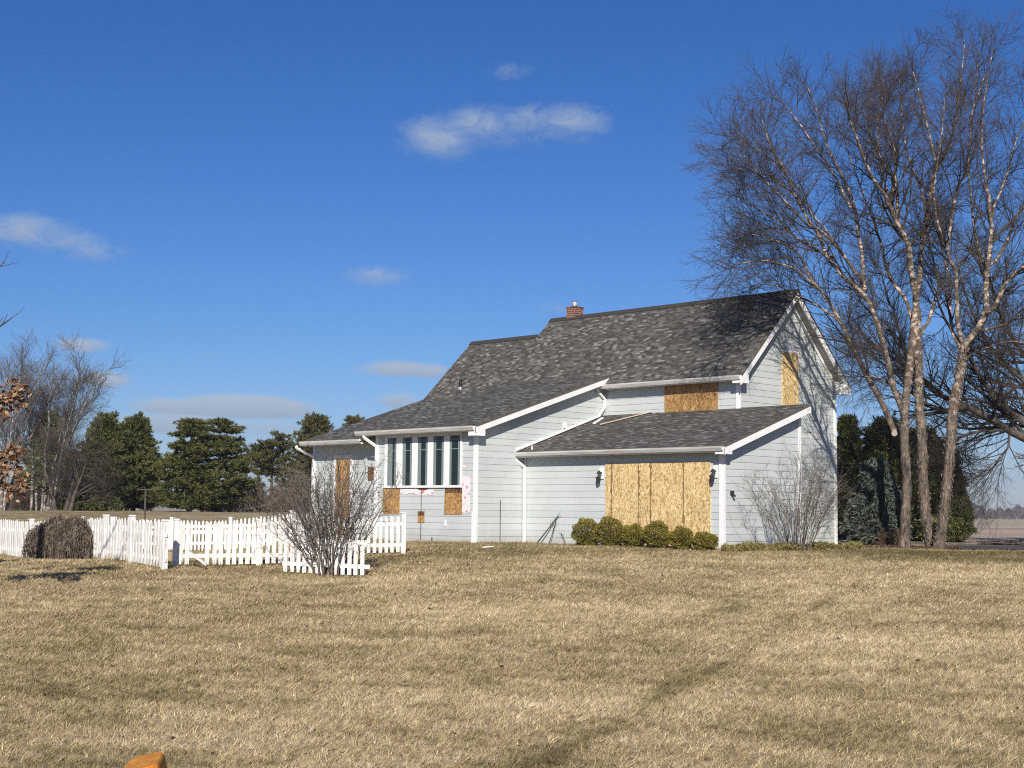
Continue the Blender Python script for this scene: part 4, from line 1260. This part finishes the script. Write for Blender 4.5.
# brushy brown thicket and low evergreen under the pines
def brush(name, px0, px1, s0, s1, ytop, n, m, label, kind, seed, L=.5, W=.05, cat='thicket'):
    g = np.random.default_rng(seed)
    px = g.uniform(px0, px1, n); s = g.uniform(s0, s1, n)
    C = np.stack([at(a, c_) for a, c_ in zip(px, s)])
    H = (.45 + .55 * g.random(n)) * (1 + .3 * np.sin(px * .11) + .2 * np.sin(px * .37)); H *= (ytop / FPX * (s0 + s1) / 2)
    C[:, 2] += H * g.random(n) ** .8
    D = g.normal(size=(n, 3)) * .5 + np.array([0, 0, 1])
    V, Fq = leaves(C, D, L * (.5 + g.random(n)), W, g=g)
    o = np_mesh(name, V, Fq, M[m], attrs={'rnd': ('POINT', np.repeat(g.random(n), 4))})
    tag(o, label, cat, kind=kind)
brush('thicket', 200, 400, 84, 100, 34, 16000, 'thicket', 'brownish leafless thicket under the far pines', 'stuff', 61, L=.6, W=.035)
brush('undergrowth', -60, 110, 76, 92, 24, 9000, 'thicket', 'dull brown undergrowth below the far birches and pines', 'stuff', 62, L=.5, W=.035)
for i, (px, s, r_, lb) in enumerate(((83, 76, 1.1, 'low dark green bush under the pines, nearer the birches'), (102, 77, 1.0, 'low dark green bush under the pines, nearer the clothes pole'))):
    g = np.random.default_rng(70 + i); n = 3000; c_ = at(px, s)
    d = norm(g.normal(size=(n, 3))); d[:, 2] = np.abs(d[:, 2]); C = c_ + d * r_ * (.5 + .5 * g.random((n, 1))) * np.array([1.1, 1.1, .9])
    V, Fq = leaves(C, d + g.normal(size=d.shape) * .6, .3, .09, g=g)
    o = np_mesh('bush', V, Fq, M['pine'], attrs={'rnd': ('POINT', np.repeat(g.random(n), 4))}, origin=c_); tag(o, lb, 'bush')

# far wood along the horizon
g = np.random.default_rng(80)
n = 70000
px = np.concatenate([g.uniform(880, 1350, n // 2), g.uniform(-400, 880, n - n // 2)]); s = g.uniform(880, 980, n)
d = (px - 512) / FPX
X = CAM[0] + s * (Fh[0] + d * Lh[0]); Y = CAM[1] + s * (Fh[1] + d * Lh[1])
hh = 6.6 + 1.0 * np.sin(px * .13 + 1) + .8 * np.sin(px * .31) + .8 * np.sin(px * .71 + 2) + 1.3 * np.exp(-((px - 968) / 9) ** 2)
Z = ground(X, Y) + hh * g.random(n) ** .7
C = np.stack([X, Y, Z], -1); D = g.normal(size=(n, 3)) * .5 + np.array([0, 0, 1])
V, Fq = leaves(C, D, 2.2, .42, g=g)
o = np_mesh('far_wood', V, Fq, M['wood_far'], attrs={'rnd': ('POINT', np.repeat(g.random(n), 4))}); tag(o, 'distant leafless wood along the edge of the field', 'wood', kind='stuff')

# ------------------------------------------------------------------ shrubs near the house
def stem_shrub(name, base, label, H, Rr, n, seed, m, r=.012, arch=.25, per=(7, 5), lens=(.7, .3), stretch=(1, 1), spread0=.25, fine=.003):
    g = np.random.default_rng(seed)
    root = thing(name, base, label, 'shrub')
    a = g.random(n) * 2 * PI; rr = np.sqrt(g.random(n))
    bx = np.stack([np.cos(a) * rr * spread0, np.sin(a) * rr * spread0, np.zeros(n)], -1)
    out = np.stack([np.cos(a), np.sin(a), np.zeros(n)], -1)
    # stretch sideways (across the view)
    reach = Rr * rr ** .8 * (.6 + .5 * g.random(n)); hh = H * (1 - .35 * rr ** 2) * (.65 + .35 * g.random(n))
    t = np.linspace(0, 1, 9)
    p_ = np.array(base)[None, None] + bx[:, None] + out[:, None] * (reach[:, None] * t[None] ** 1.25)[..., None]
    p_[..., 2] += hh[:, None] * (t[None] * (1 + arch) - arch * t[None] ** 2) - .03
    p_ += np.cumsum(g.normal(size=p_.shape) * .034, axis=1)
    rd = r * (.6 + .7 * g.random(n))[:, None] * np.linspace(1, .35, 9)[None]
    tube_obj('stems', [(p_, rd, 5)], M[m], root)
    k_, kr = kids(p_, rd, per[0], .7, lens[0], 6, noise=.24, up=.10, tmin=.22, rratio=.6, rmin=fine * 1.4, g=g)
    k2_, kr2 = kids(k_, kr, per[1], .75, lens[1], 4, noise=.24, up=.08, tmin=.2, rratio=.6, rmin=fine, g=g)
    tube_obj('crown', [(k_, kr, 3), (k2_, kr2, 3)], M[m], root, False)
    return root
bs = at(332, 31.15)
stem_shrub('bare_shrub', bs, 'large leafless grey shrub spreading over the short picket fence', 2.85, 1.5, 52, 91, 'shrub_bark', r=.017, per=(9, 6), lens=(.75, .3), spread0=.35, arch=.12, fine=.004)
bs = at(797, 39.6)
stem_shrub('bare_shrub', bs, 'tall thin leafless shrub standing against the gable end wall', 2.9, 1.4, 44, 92, 'shrub_pale', r=.012, per=(9, 6), arch=.15, lens=(.7, .3), spread0=.4, fine=.0028)

# dead vine heaped over the fence
vc = at(60, 36.2)
root = thing('dead_vine', vc, 'tangled brown dead vine heaped over the picket fence', 'vine')
g = np.random.default_rng(95)
n = 2600
def dome(cx, s, rw, rh, n):
    c_ = at(cx, s); a = g.random(n) * 2 * PI; e = np.arccos(1 - g.random(n))  # hemisphere
    rr = .75 + .3 * g.random(n)
    return c_, a, e, rr
gs = []
for cx, s, rw, rh, nn in ((43, 37.0, .44, .80, 480), (58, 35.6, .44, .96, 750), (77, 34.6, .48, .95, 620)):
    c_ = at(cx, s)
    a = g.random(nn) * 2 * PI; e = np.linspace(0, 1, 8)[None] * (.6 + .9 * g.random(nn))[:, None] + g.random(nn)[:, None] * .5
    e = np.clip(e, 0, 1.6); aa = a[:, None] + np.cumsum(g.normal(size=(nn, 8)) * .13, axis=1)
    rr = (.72 + .33 * g.random(nn))[:, None] * (1 + .05 * g.normal(size=(nn, 8)))
    rr = rr * (1 + np.sin(e) * (.16 * np.sin(3 * aa + cx) + .10 * np.sin(5 * aa + e * 4 + cx)))
    p_ = np.stack([np.sin(e) * np.cos(aa) * rw * rr, np.sin(e) * np.sin(aa) * rw * rr, np.cos(e) * rh * rr + .02], -1) + c_
    p_[..., 2] = np.maximum(p_[..., 2], c_[2] + .01)
    gs.append((p_, np.full((nn, 8), .007), 3))
    k_, kr = kids(p_, np.full((nn, 8), .006), 2, .9, .22, 4, noise=.2, up=-.25, rratio=.7, rmin=.004, g=g)
    gs.append((k_, kr, 3))
tube_obj('stems', gs, M['vine'], root, False)

# round boxwoods along the garage
bw = [(586, 519, 546, 13.3), (610, 517, 547, 13.0), (633.5, 525, 548, 11.5), (656.5, 526, 552.5, 13.3), (681.5, 533, 555, 12), (705, 538.5, 557, 12)]
names = ['round yellow-green boxwood at the far left end of the row before the boards', 'round boxwood second from the left end, tallest at the board edge',
         'round boxwood third from the left, a little lower than both neighbours', 'round boxwood fourth from the left, before the middle of the boards',
         'round boxwood fifth from the left in the row', 'lowest round boxwood, beside the corner trim of the garage']
for i, (px, yt, yb, rp) in enumerate(bw):
    q = onY(px, yb - 3, -.75); s, _ = sl(q[0], q[1]); s = float(s)
    c_ = at(px, s - .1); H = (yb - yt) / FPX * s; r_ = rp / FPX * s * 1.04
    g = np.random.default_rng(100 + i)
    root = thing('boxwood', c_, names[i], 'bush', 'round boxwoods along the garage front')
    # twiggy core
    d = norm(g.normal(size=(160, 3))); d[:, 2] = np.abs(d[:, 2]) * 1.2 - .1
    tt = np.linspace(0, 1, 4)[None, :, None]
    st = (c_ + np.array([0, 0, .05]))[None, None] + (d[:, None] * np.array([r_, r_, H * .9]) * tt * .85)
    tube_obj('stems', [(st, np.full((160, 4), .006), 3)], M['vine'], root, False)
    n = 6500
    d = norm(g.normal(size=(n, 3)))
    lump = 1 + .08 * np.sin(d[:, 0] * 6 + i * 2.3) * np.sin(d[:, 1] * 6 + 2 * i) + 08.0e-2 * np.sin(d[:, 2] * 9 + i * 1.7 + d[:, 0] * 4)
    rr = (.70 + .30 * g.random(n) ** .5) * lump
    C = c_ + np.array([0, 0, H * .5]) + d * np.array([r_, r_, H * .52]) * rr[:, None]
    C[:, 2] = np.maximum(C[:, 2], c_[2] + .02)
    V, Fq = leaves(C, d + g.normal(size=d.shape) * .7 + (0, 0, .4), .05, .022, g=g)
    np_mesh('foliage', V, Fq, M['yew'], root, attrs={'rnd': ('POINT', np.repeat(g.random(n), 4))})

# planting bed at the foot of the gable
def bed(name, pxs, ss, n, H, m, label, seed, L, W, cat='ground cover'):
    g = np.random.default_rng(seed)
    px = g.uniform(*pxs, n); s = np.interp(px, [pxs[0], pxs[1]], ss) + g.normal(size=n) * .45
    C = np.stack([at(a, c_) for a, c_ in zip(px, s)])
    ok = ~((C[:, 0] < .05) & (C[:, 1] > -.02))
    C, px = C[ok], px[ok]; n = len(C)
    C[:, 2] += H * g.random(n) * (.5 + .5 * np.abs(np.sin(px * .09)) + .3 * np.sin(px * .5) ** 2)
    a = g.random(n) * 2 * PI
    D = np.stack([np.cos(a), np.sin(a), .2 + .8 * g.random(n)], -1)
    V, Fq = leaves(C, D, L * (.6 + .8 * g.random(n)), W, g=g)
    o = np_mesh(name, V, Fq, M[m], attrs={'rnd': ('POINT', np.repeat(g.random(n), 4))}); tag(o, label, cat, kind='stuff')
bed('ground_cover', (722, 862), (38.9, 41.3), 14000, .17, 'bed', 'low yellowed ground cover along the foot of the gable wall', 110, .16, .018)
bed('leaf_litter', (835, 960), (43.0, 44.0), 5000, .07, 'litter', 'brown leaf litter and twigs around the birch trunks', 111, .12, .04)
bed('dry_weeds', (840, 905), (46, 46.5), 3500, .5, 'litter', 'brown dry weeds at the foot of the blue spruce', 112, .4, .012)

# sticks leaning on the garage wall
def sticks(pts, label, r=.018):
    a, b_ = pts; pa = onY(*a, -.25); pa[2] = ground(pa[0], pa[1]) - .01; pb = onY(*b_, -.05)
    p_, rr = resample([pa, (pa + pb) / 2 + (.02, 0, .01), pb], [r, r * .85, r * .5], 8)
    V, Fq = tubes([(p_[None], rr[None], 6)])
    g = np.random.default_rng(int(a[0])); kk, kr = kids(p_[None], rr[None], 7, .5, .35, 4, tmin=.55, rratio=.5, rmin=.003, g=g)
    V2, F2 = tubes([(kk, kr, 3)])
    o = np_mesh('leaning_branch', np.vstack([V, V2]), np.vstack([Fq, F2 + len(V)]), M['grey_bark'], origin=pa); tag(o, label, 'branch')
sticks(((536, 543), (558.5, 515.5)), 'longest bare branch leaning on the garage siding', .024)
sticks(((548.5, 543), (555.5, 522)), 'bare branch leaning beneath the longest one on the garage siding', .016)
sticks(((566, 543.5), (561, 533)), 'shortest bare stick leaning left near the first boxwood', .012)
a_ = at(484, 38.6); b_ = at(493, 38.4)
b = MB(); b.bar(a_ + (0, 0, .05), b_ + (0, 0, .08), .1, .03); o = b.build('trim_scrap', M['white']); tag(o, 'short white board lying on the ground beside the sunroom corner post', 'board')
# rubble of sticks by the drive
for px, s, sc, lb, sd in ((1006, 50.5, .55, 'low heap of dark sticks beyond the driveway', 1), (1024, 50, .8, 'bigger heap of dark sticks at the right frame edge', 2)):
    g = np.random.default_rng(sd); c_ = at(px, s); n = 60
    a = g.random(n) * 2 * PI; st = c_ + np.stack([g.normal(size=n) * sc * .6, g.normal(size=n) * sc * .6, g.random(n) * .12], -1)
    d = np.stack([np.cos(a), np.sin(a), .15 * g.random(n)], -1) * (.4 + g.random(n)[:, None] * .8) * sc
    tt = np.linspace(-.5, .5, 4)[None, :, None]
    V, Fq = tubes([(st[:, None] + d[:, None] * tt, np.full((n, 4), .022), 4)])
    o = np_mesh('stick_heap', V, Fq, M['grey_bark'], origin=c_); tag(o, lb, 'branches')

# ------------------------------------------------------------------ oak at the left frame edge
SO = 25.5
ob = at(-150, SO)
root = tree_obj('oak_tree', ob, 'oak reaching in from the left frame edge, still holding dead brown leaves')
g = np.random.default_rng(120)
Po = lambda x, y, d=0: P(x, y, SO + d)
otr = [
    ([ob - (0, 0, .1), Po(-152, 520), Po(-149, 470), Po(-151, 400), Po(-145, 330), Po(-147, 260), Po(-145, 180), Po(-149, 90), Po(-145, 20)], .19, .03),
    ([Po(-150, 450), Po(-80, 430), Po(-20, 410), Po(8, 402), Po(28, 398)], .05, .008),
    ([Po(-150, 490), Po(-80, 476), Po(-22, 460), Po(5, 455), Po(30, 452)], .05, .008),
    ([Po(-151, 510), Po(-80, 498), Po(-25, 486), Po(0, 484), Po(22, 488)], .04, .008),
    ([Po(-147, 390), Po(-80, 355), Po(-25, 336), Po(0, 327), Po(14, 318)], .05, .006),
    ([Po(-147, 340), Po(-80, 305), Po(-25, 285), Po(0, 268), Po(8, 262)], .045, .006),
    ([Po(-146, 260), Po(-165, 230), Po(-195, 200), Po(-215, 160)], .05, .01),
    ([Po(-149, 330), Po(-180, 300), Po(-225, 280), Po(-265, 240)], .06, .01),
    ([Po(-147, 200), Po(-155, 150), Po(-160, 110), Po(-165, 70)], .05, .01),
]
ps, rs = [], []
for pts, r0, r1_ in otr:
    p_, r_ = resample(pts, np.linspace(r0, r1_, len(pts)), 12); p_[1:] += np.cumsum(g.normal(size=(11, 3)) * .015, axis=0); ps.append(p_); rs.append(r_)
Ps, Rs = np.stack(ps), np.stack(rs)
tube_obj('trunk', [(Ps[:1], Rs[:1], 10)], M['grey_bark'], root)
tube_obj('limbs', [(Ps[1:], Rs[1:], 6)], M['grey_bark'], root)
a1, b1 = kids(Ps[[1, 2, 3, 6, 7, 8]], Rs[[1, 2, 3, 6, 7, 8]], 9, .6, .5, 5, g=g, rratio=.5, rmin=.005, tmin=.3, lenfall=.4)
a1b, b1b = kids(Ps[[4, 5]], Rs[[4, 5]], 6, .45, .42, 5, g=g, rratio=.5, rmin=.004, tmin=.4, lenfall=.4)
a2, b2 = kids(a1, b1, 4, .6, .26, 4, g=g, rratio=.6, rmin=.003)
tube_obj('crown', [(a1, b1, 4), (a1b, b1b, 4), (a2, b2, 3)], M['grey_bark'], root, False)
# leaves: lobed-ish curled leaves made of two quads
pick = np.concatenate([a2.reshape(-1, 3), a1[:, 2:].reshape(-1, 3)])
sp, lat_ = sl(pick[:, 0], pick[:, 1])
pyy = 511 - (pick[:, 2] - CAM[2]) / sp * FPX
keep = (pyy > 385) & (pyy < 505)
pick = pick[keep]
pick = pick[(512 + lat_[keep] / sp[keep] * FPX < 24)]
idx = g.integers(0, len(pick), 800)
C = pick[idx] + g.normal(size=(800, 3)) * .07
D = norm(g.normal(size=(800, 3)) + np.array([0, 0, -.7]))
V1, F1 = leaves(C, D, .12, .075, g=g)
q_ = norm(g.normal(size=(800, 3)))
V2, F2 = leaves(C + q_ * .012, norm(D + .5 * q_), .10, .06, g=g)
np_mesh('leaves', np.vstack([V1, V2]), np.vstack([F1, F2 + len(V1)]), M['oakleaf'], root, attrs={'rnd': ('POINT', np.repeat(g.random(1600), 4))})

# ------------------------------------------------------------------ orange marker post in the foreground
sm = 4.0
tc = P(143, 763, sm)
gz0 = float(ground(tc[0], tc[1]))
zu = np.array([0, 0, 1.])
e1 = norm(Lh * .96 + zu * .235 + Fh * .12); e3 = norm(zu - e1 * e1[2] - Fh * .03); e3 = norm(e3 - e1 * e3.dot(e1)); e2 = np.cross(e3, e1)
hgt = (tc[2] - gz0) / e3[2]
root = thing('marker_post', tc - e3 * hgt, 'scuffed orange plastic marker post top poking into the bottom of the picture', 'post')
def rr_(w, d_, n=5, rad=.016):
    out = []
    for cx_, cy_, a0 in ((w - rad, -d_ + rad, -PI / 2), (w - rad, d_ - rad, 0), (-w + rad, d_ - rad, PI / 2), (-w + rad, -d_ + rad, PI)):
        for i in range(n): a = a0 + PI / 2 * i / (n - 1); out.append((cx_ + rad * math.cos(a), cy_ + rad * math.sin(a)))
    return out
b = MB()
b.hexa([tc + e1 * u + e2 * v - e3 * (hgt + .1) for u, v in rr_(.047, .10)], [tc + e1 * u + e2 * v - e3 * .045 for u, v in rr_(.047, .10)]); b.build('shaft', M['orange'], root)
b = MB(); lv_ = [(1, 1, -.044), (1, 1, -.006), (.97, .98, 0), (.9, .93, .004)]; rings = [[tc + e1 * u * a + e2 * v * c_ + e3 * h for u, v in rr_(.05, .105, rad=.038)] for a, c_, h in lv_]
n = len(rings[0]); b.v = [tuple(map(float, p_)) for r0_ in rings for p_ in r0_]
b.f = [list(range(n))[::-1], [3 * n + i for i in range(n)]] + [[q * n + i, q * n + (i + 1) % n, (q + 1) * n + (i + 1) % n, (q + 1) * n + i] for q in range(3) for i in range(n)]
b.uvs = [None] * len(b.f); b.build('cap', M['orange'], root)

# scattered leaf scraps on the lawn
g = np.random.default_rng(130); n = 70
s = g.uniform(9.5, 33, n); l = g.uniform(-.36, .36, n) * s
X = CAM[0] + s * Fh[0] + l * Lh[0]; Y = CAM[1] + s * Fh[1] + l * Lh[1]
C = np.stack([X, Y, ground(X, Y) + .05], -1)
V, Fq = leaves(C, g.normal(size=(n, 3)) * (1, 1, .3), .045 * (1 + s / 30), .022 * (1 + s / 30), g=g)
o = np_mesh('fallen_leaves', V, Fq, M['litter'], attrs={'rnd': ('POINT', np.repeat(g.random(n), 4))}); tag(o, 'dry leaf scraps scattered over the lawn', 'leaves', kind='stuff')

# ------------------------------------------------------------------ camera, light, sky
cd = bpy.data.cameras.new('camera'); co = bpy.data.objects.new('camera', cd); COL.objects.link(co)
from mathutils import Matrix
co.matrix_world = Matrix(((Rv[0], Uv[0], -Fv[0], CAM[0]), (Rv[1], Uv[1], -Fv[1], CAM[1]), (Rv[2], Uv[2], -Fv[2], CAM[2]), (0, 0, 0, 1)))
cd.sensor_fit = 'HORIZONTAL'; cd.sensor_width = 36; cd.lens = FPX / 1024 * 36; cd.clip_end = 8000; cd.clip_start = .1
S.camera = co

EL = R_(29.5)
sun_to = np.array([1.0, -1.05]); sun_to /= np.linalg.norm(sun_to)
sd = np.array([sun_to[0] * math.cos(EL), sun_to[1] * math.cos(EL), math.sin(EL)])
L_ = bpy.data.lights.new('sun', 'SUN'); lo_ = bpy.data.objects.new('sun', L_); COL.objects.link(lo_)
lo_.rotation_euler = Vector(sd).to_track_quat('Z', 'Y').to_euler()
L_.energy = 5.0; L_.angle = R_(.53); L_.color = (1, .93, .83)

hz = bpy.data.materials.new('haze_air'); hz.use_nodes = True; nt = hz.node_tree; nt.nodes.remove(nt.nodes['Principled BSDF'])
pv = nt.nodes.new('ShaderNodeVolumePrincipled'); pv.inputs['Color'].default_value = (.86, .91, 1, 1); pv.inputs['Density'].default_value = .00022
nt.links.new(pv.outputs[0], nt.nodes['Material Output'].inputs['Volume'])
b = MB(); b.box(-1300, 1300, -1300, 1300, -4.0, 19.0); o = b.build('haze', hz); tag(o, 'thin pale winter haze over the fields', 'haze', kind='stuff')
w = bpy.data.worlds.new('World'); S.world = w; w.use_nodes = True
class NW(N):
    def __init__(s, t): s.t = t
k = NW(w.node_tree)
bg = k.t.nodes['Background']
sky = k.n('ShaderNodeTexSky', sky_type='NISHITA', sun_disc=False)
sky.sun_elevation = EL; sky.sun_rotation = math.atan2(sun_to[0], sun_to[1])
sky.air_density = 1.0; sky.dust_density = .35; sky.ozone_density = 2.2; sky.altitude = 200
tcn = k.n('ShaderNodeTexCoord'); sep = k.n('ShaderNodeSeparateXYZ'); k.t.links.new(tcn.outputs['Generated'], sep.inputs[0])
az = k.math('ARCTAN2', sep.outputs[0], sep.outputs[1]); el = k.math('ARCSINE', sep.outputs[2])
def azel(px, py):
    d = ray(px, py); d = d / np.linalg.norm(d); return math.atan2(d[0], d[1]), math.asin(d[2])
clouds = [  # px, py, rx, ry, opacity
    (438, 137, 50, 24, .58), (478, 124, 55, 20, .56), (525, 120, 50, 18, .54), (570, 122, 48, 21, .56), (512, 72, 26, 11, .36), (500, 130, 95, 20, .40),
    (20, 229, 66, 17, .6), (62, 240, 50, 14, .5), (95, 252, 38, 12, .5), (376, 277, 44, 11, .5), (215, 358, 30, 7, .25), (440, 352, 22, 7, .25), (250, 280, 14, 6, .15), (82, 345, 30, 8, .8), (103, 380, 30, 9, .9),
    (180, 407, 55, 10, .95), (240, 407, 80, 13, 1.15), (275, 409, 50, 10, 1.0), (170, 424, 75, 11, .85), (255, 428, 70, 10, .6), (400, 369, 50, 9, .8), (430, 371, 30, 8, .8), (398, 401, 26, 9, .7), (558, 308, 26, 8, .3), (275, 358, 20, 7, .18),
    (990, 478, 70, 16, .5), (930, 440, 60, 14, .4), (330, 372, 30, 7, .2)]
tot = None
v1 = k.n('ShaderNodeCombineXYZ'); k.t.links.new(az, v1.inputs[0]); k.t.links.new(k.math('MULTIPLY', el, 1.7), v1.inputs[1])
nz = k.noise(v1.outputs[0], 55, 8, .68, .9)
nzb = k.noise(v1.outputs[0], 16, 3, .5)
nn = k.math('ADD', k.math('MULTIPLY', nz, .75), k.math('MULTIPLY', nzb, .25))
under = None
for cx, cy, rx, ry, op in clouds:
    a0, e0 = azel(cx, cy); ra = rx / FPX; re = ry / FPX
    dx = k.math('DIVIDE', k.math('SUBTRACT', az, a0), ra * 1.15); dy = k.math('DIVIDE', k.math('SUBTRACT', el, e0), re * 1.25)
    r2 = k.math('ADD', k.math('MULTIPLY', dx, dx), k.math('MULTIPLY', dy, dy))
    fall = k.math('SUBTRACT', 1, r2, clamp=True)
    dsy = k.math('MULTIPLY', k.math('MULTIPLY', fall, op), k.math('ADD', .62, k.math('MULTIPLY', dy, .42), clamp=True))
    f_ = k.math('MULTIPLY', fall, op)
    tot = f_ if tot is None else k.math('MAXIMUM', tot, f_)
    under = dsy if under is None else k.math('MAXIMUM', under, dsy)
nc = k.math('MULTIPLY', k.math('SUBTRACT', nn, .5), 2.3)
dn = k.math('SUBTRACT', k.math('ADD', k.math('MULTIPLY', tot, 1.6), nc), .22, clamp=True)
mask = k.math('MULTIPLY', dn, k.math('MULTIPLY', tot, 1.6, clamp=True), clamp=True)
mask = k.math('MULTIPLY', mask, .95)
lit = k.math('DIVIDE', under, k.math('ADD', tot, .02), clamp=True)
sc_ = k.n('ShaderNodeSeparateColor'); k.t.links.new(sky.outputs[0], sc_.inputs[0]); cb = k.n('ShaderNodeCombineColor')
for i, (g_a, a_a) in enumerate(((1.5, .43), (1.21, .513), (1.08, .815))):
    k.t.links.new(k.math('MULTIPLY', k.math('POWER', k.math('MULTIPLY', sc_.outputs[i], .11), g_a), a_a / .11), cb.inputs[i])
cc = k.mix(lit, (2.35, 3.1, 4.5), (4.0, 4.75, 5.9))
fin = k.mix(mask, cb.outputs[0], cc)
k.t.links.new(fin, bg.inputs['Color']); bg.inputs['Strength'].default_value = .096
w.cycles.sampling_method = 'MANUAL'; w.cycles.sample_map_resolution = 512

S.render.engine = 'CYCLES'
S.cycles.use_denoising = False; S.cycles.denoiser = 'OPENIMAGEDENOISE'; S.cycles.denoising_input_passes = 'RGB_ALBEDO_NORMAL'; S.cycles.denoising_prefilter = 'ACCURATE'
S.cycles.filter_width = 1.1; S.cycles.max_bounces = 5; S.cycles.diffuse_bounces = 3; S.cycles.glossy_bounces = 2; S.cycles.transmission_bounces = 2
S.cycles.transparent_max_bounces = 4
S.view_settings.view_transform = 'Standard'; S.view_settings.look = 'None'; S.view_settings.exposure = .2; S.view_settings.gamma = 1
S.render.resolution_x = 1024; S.render.resolution_y = 768
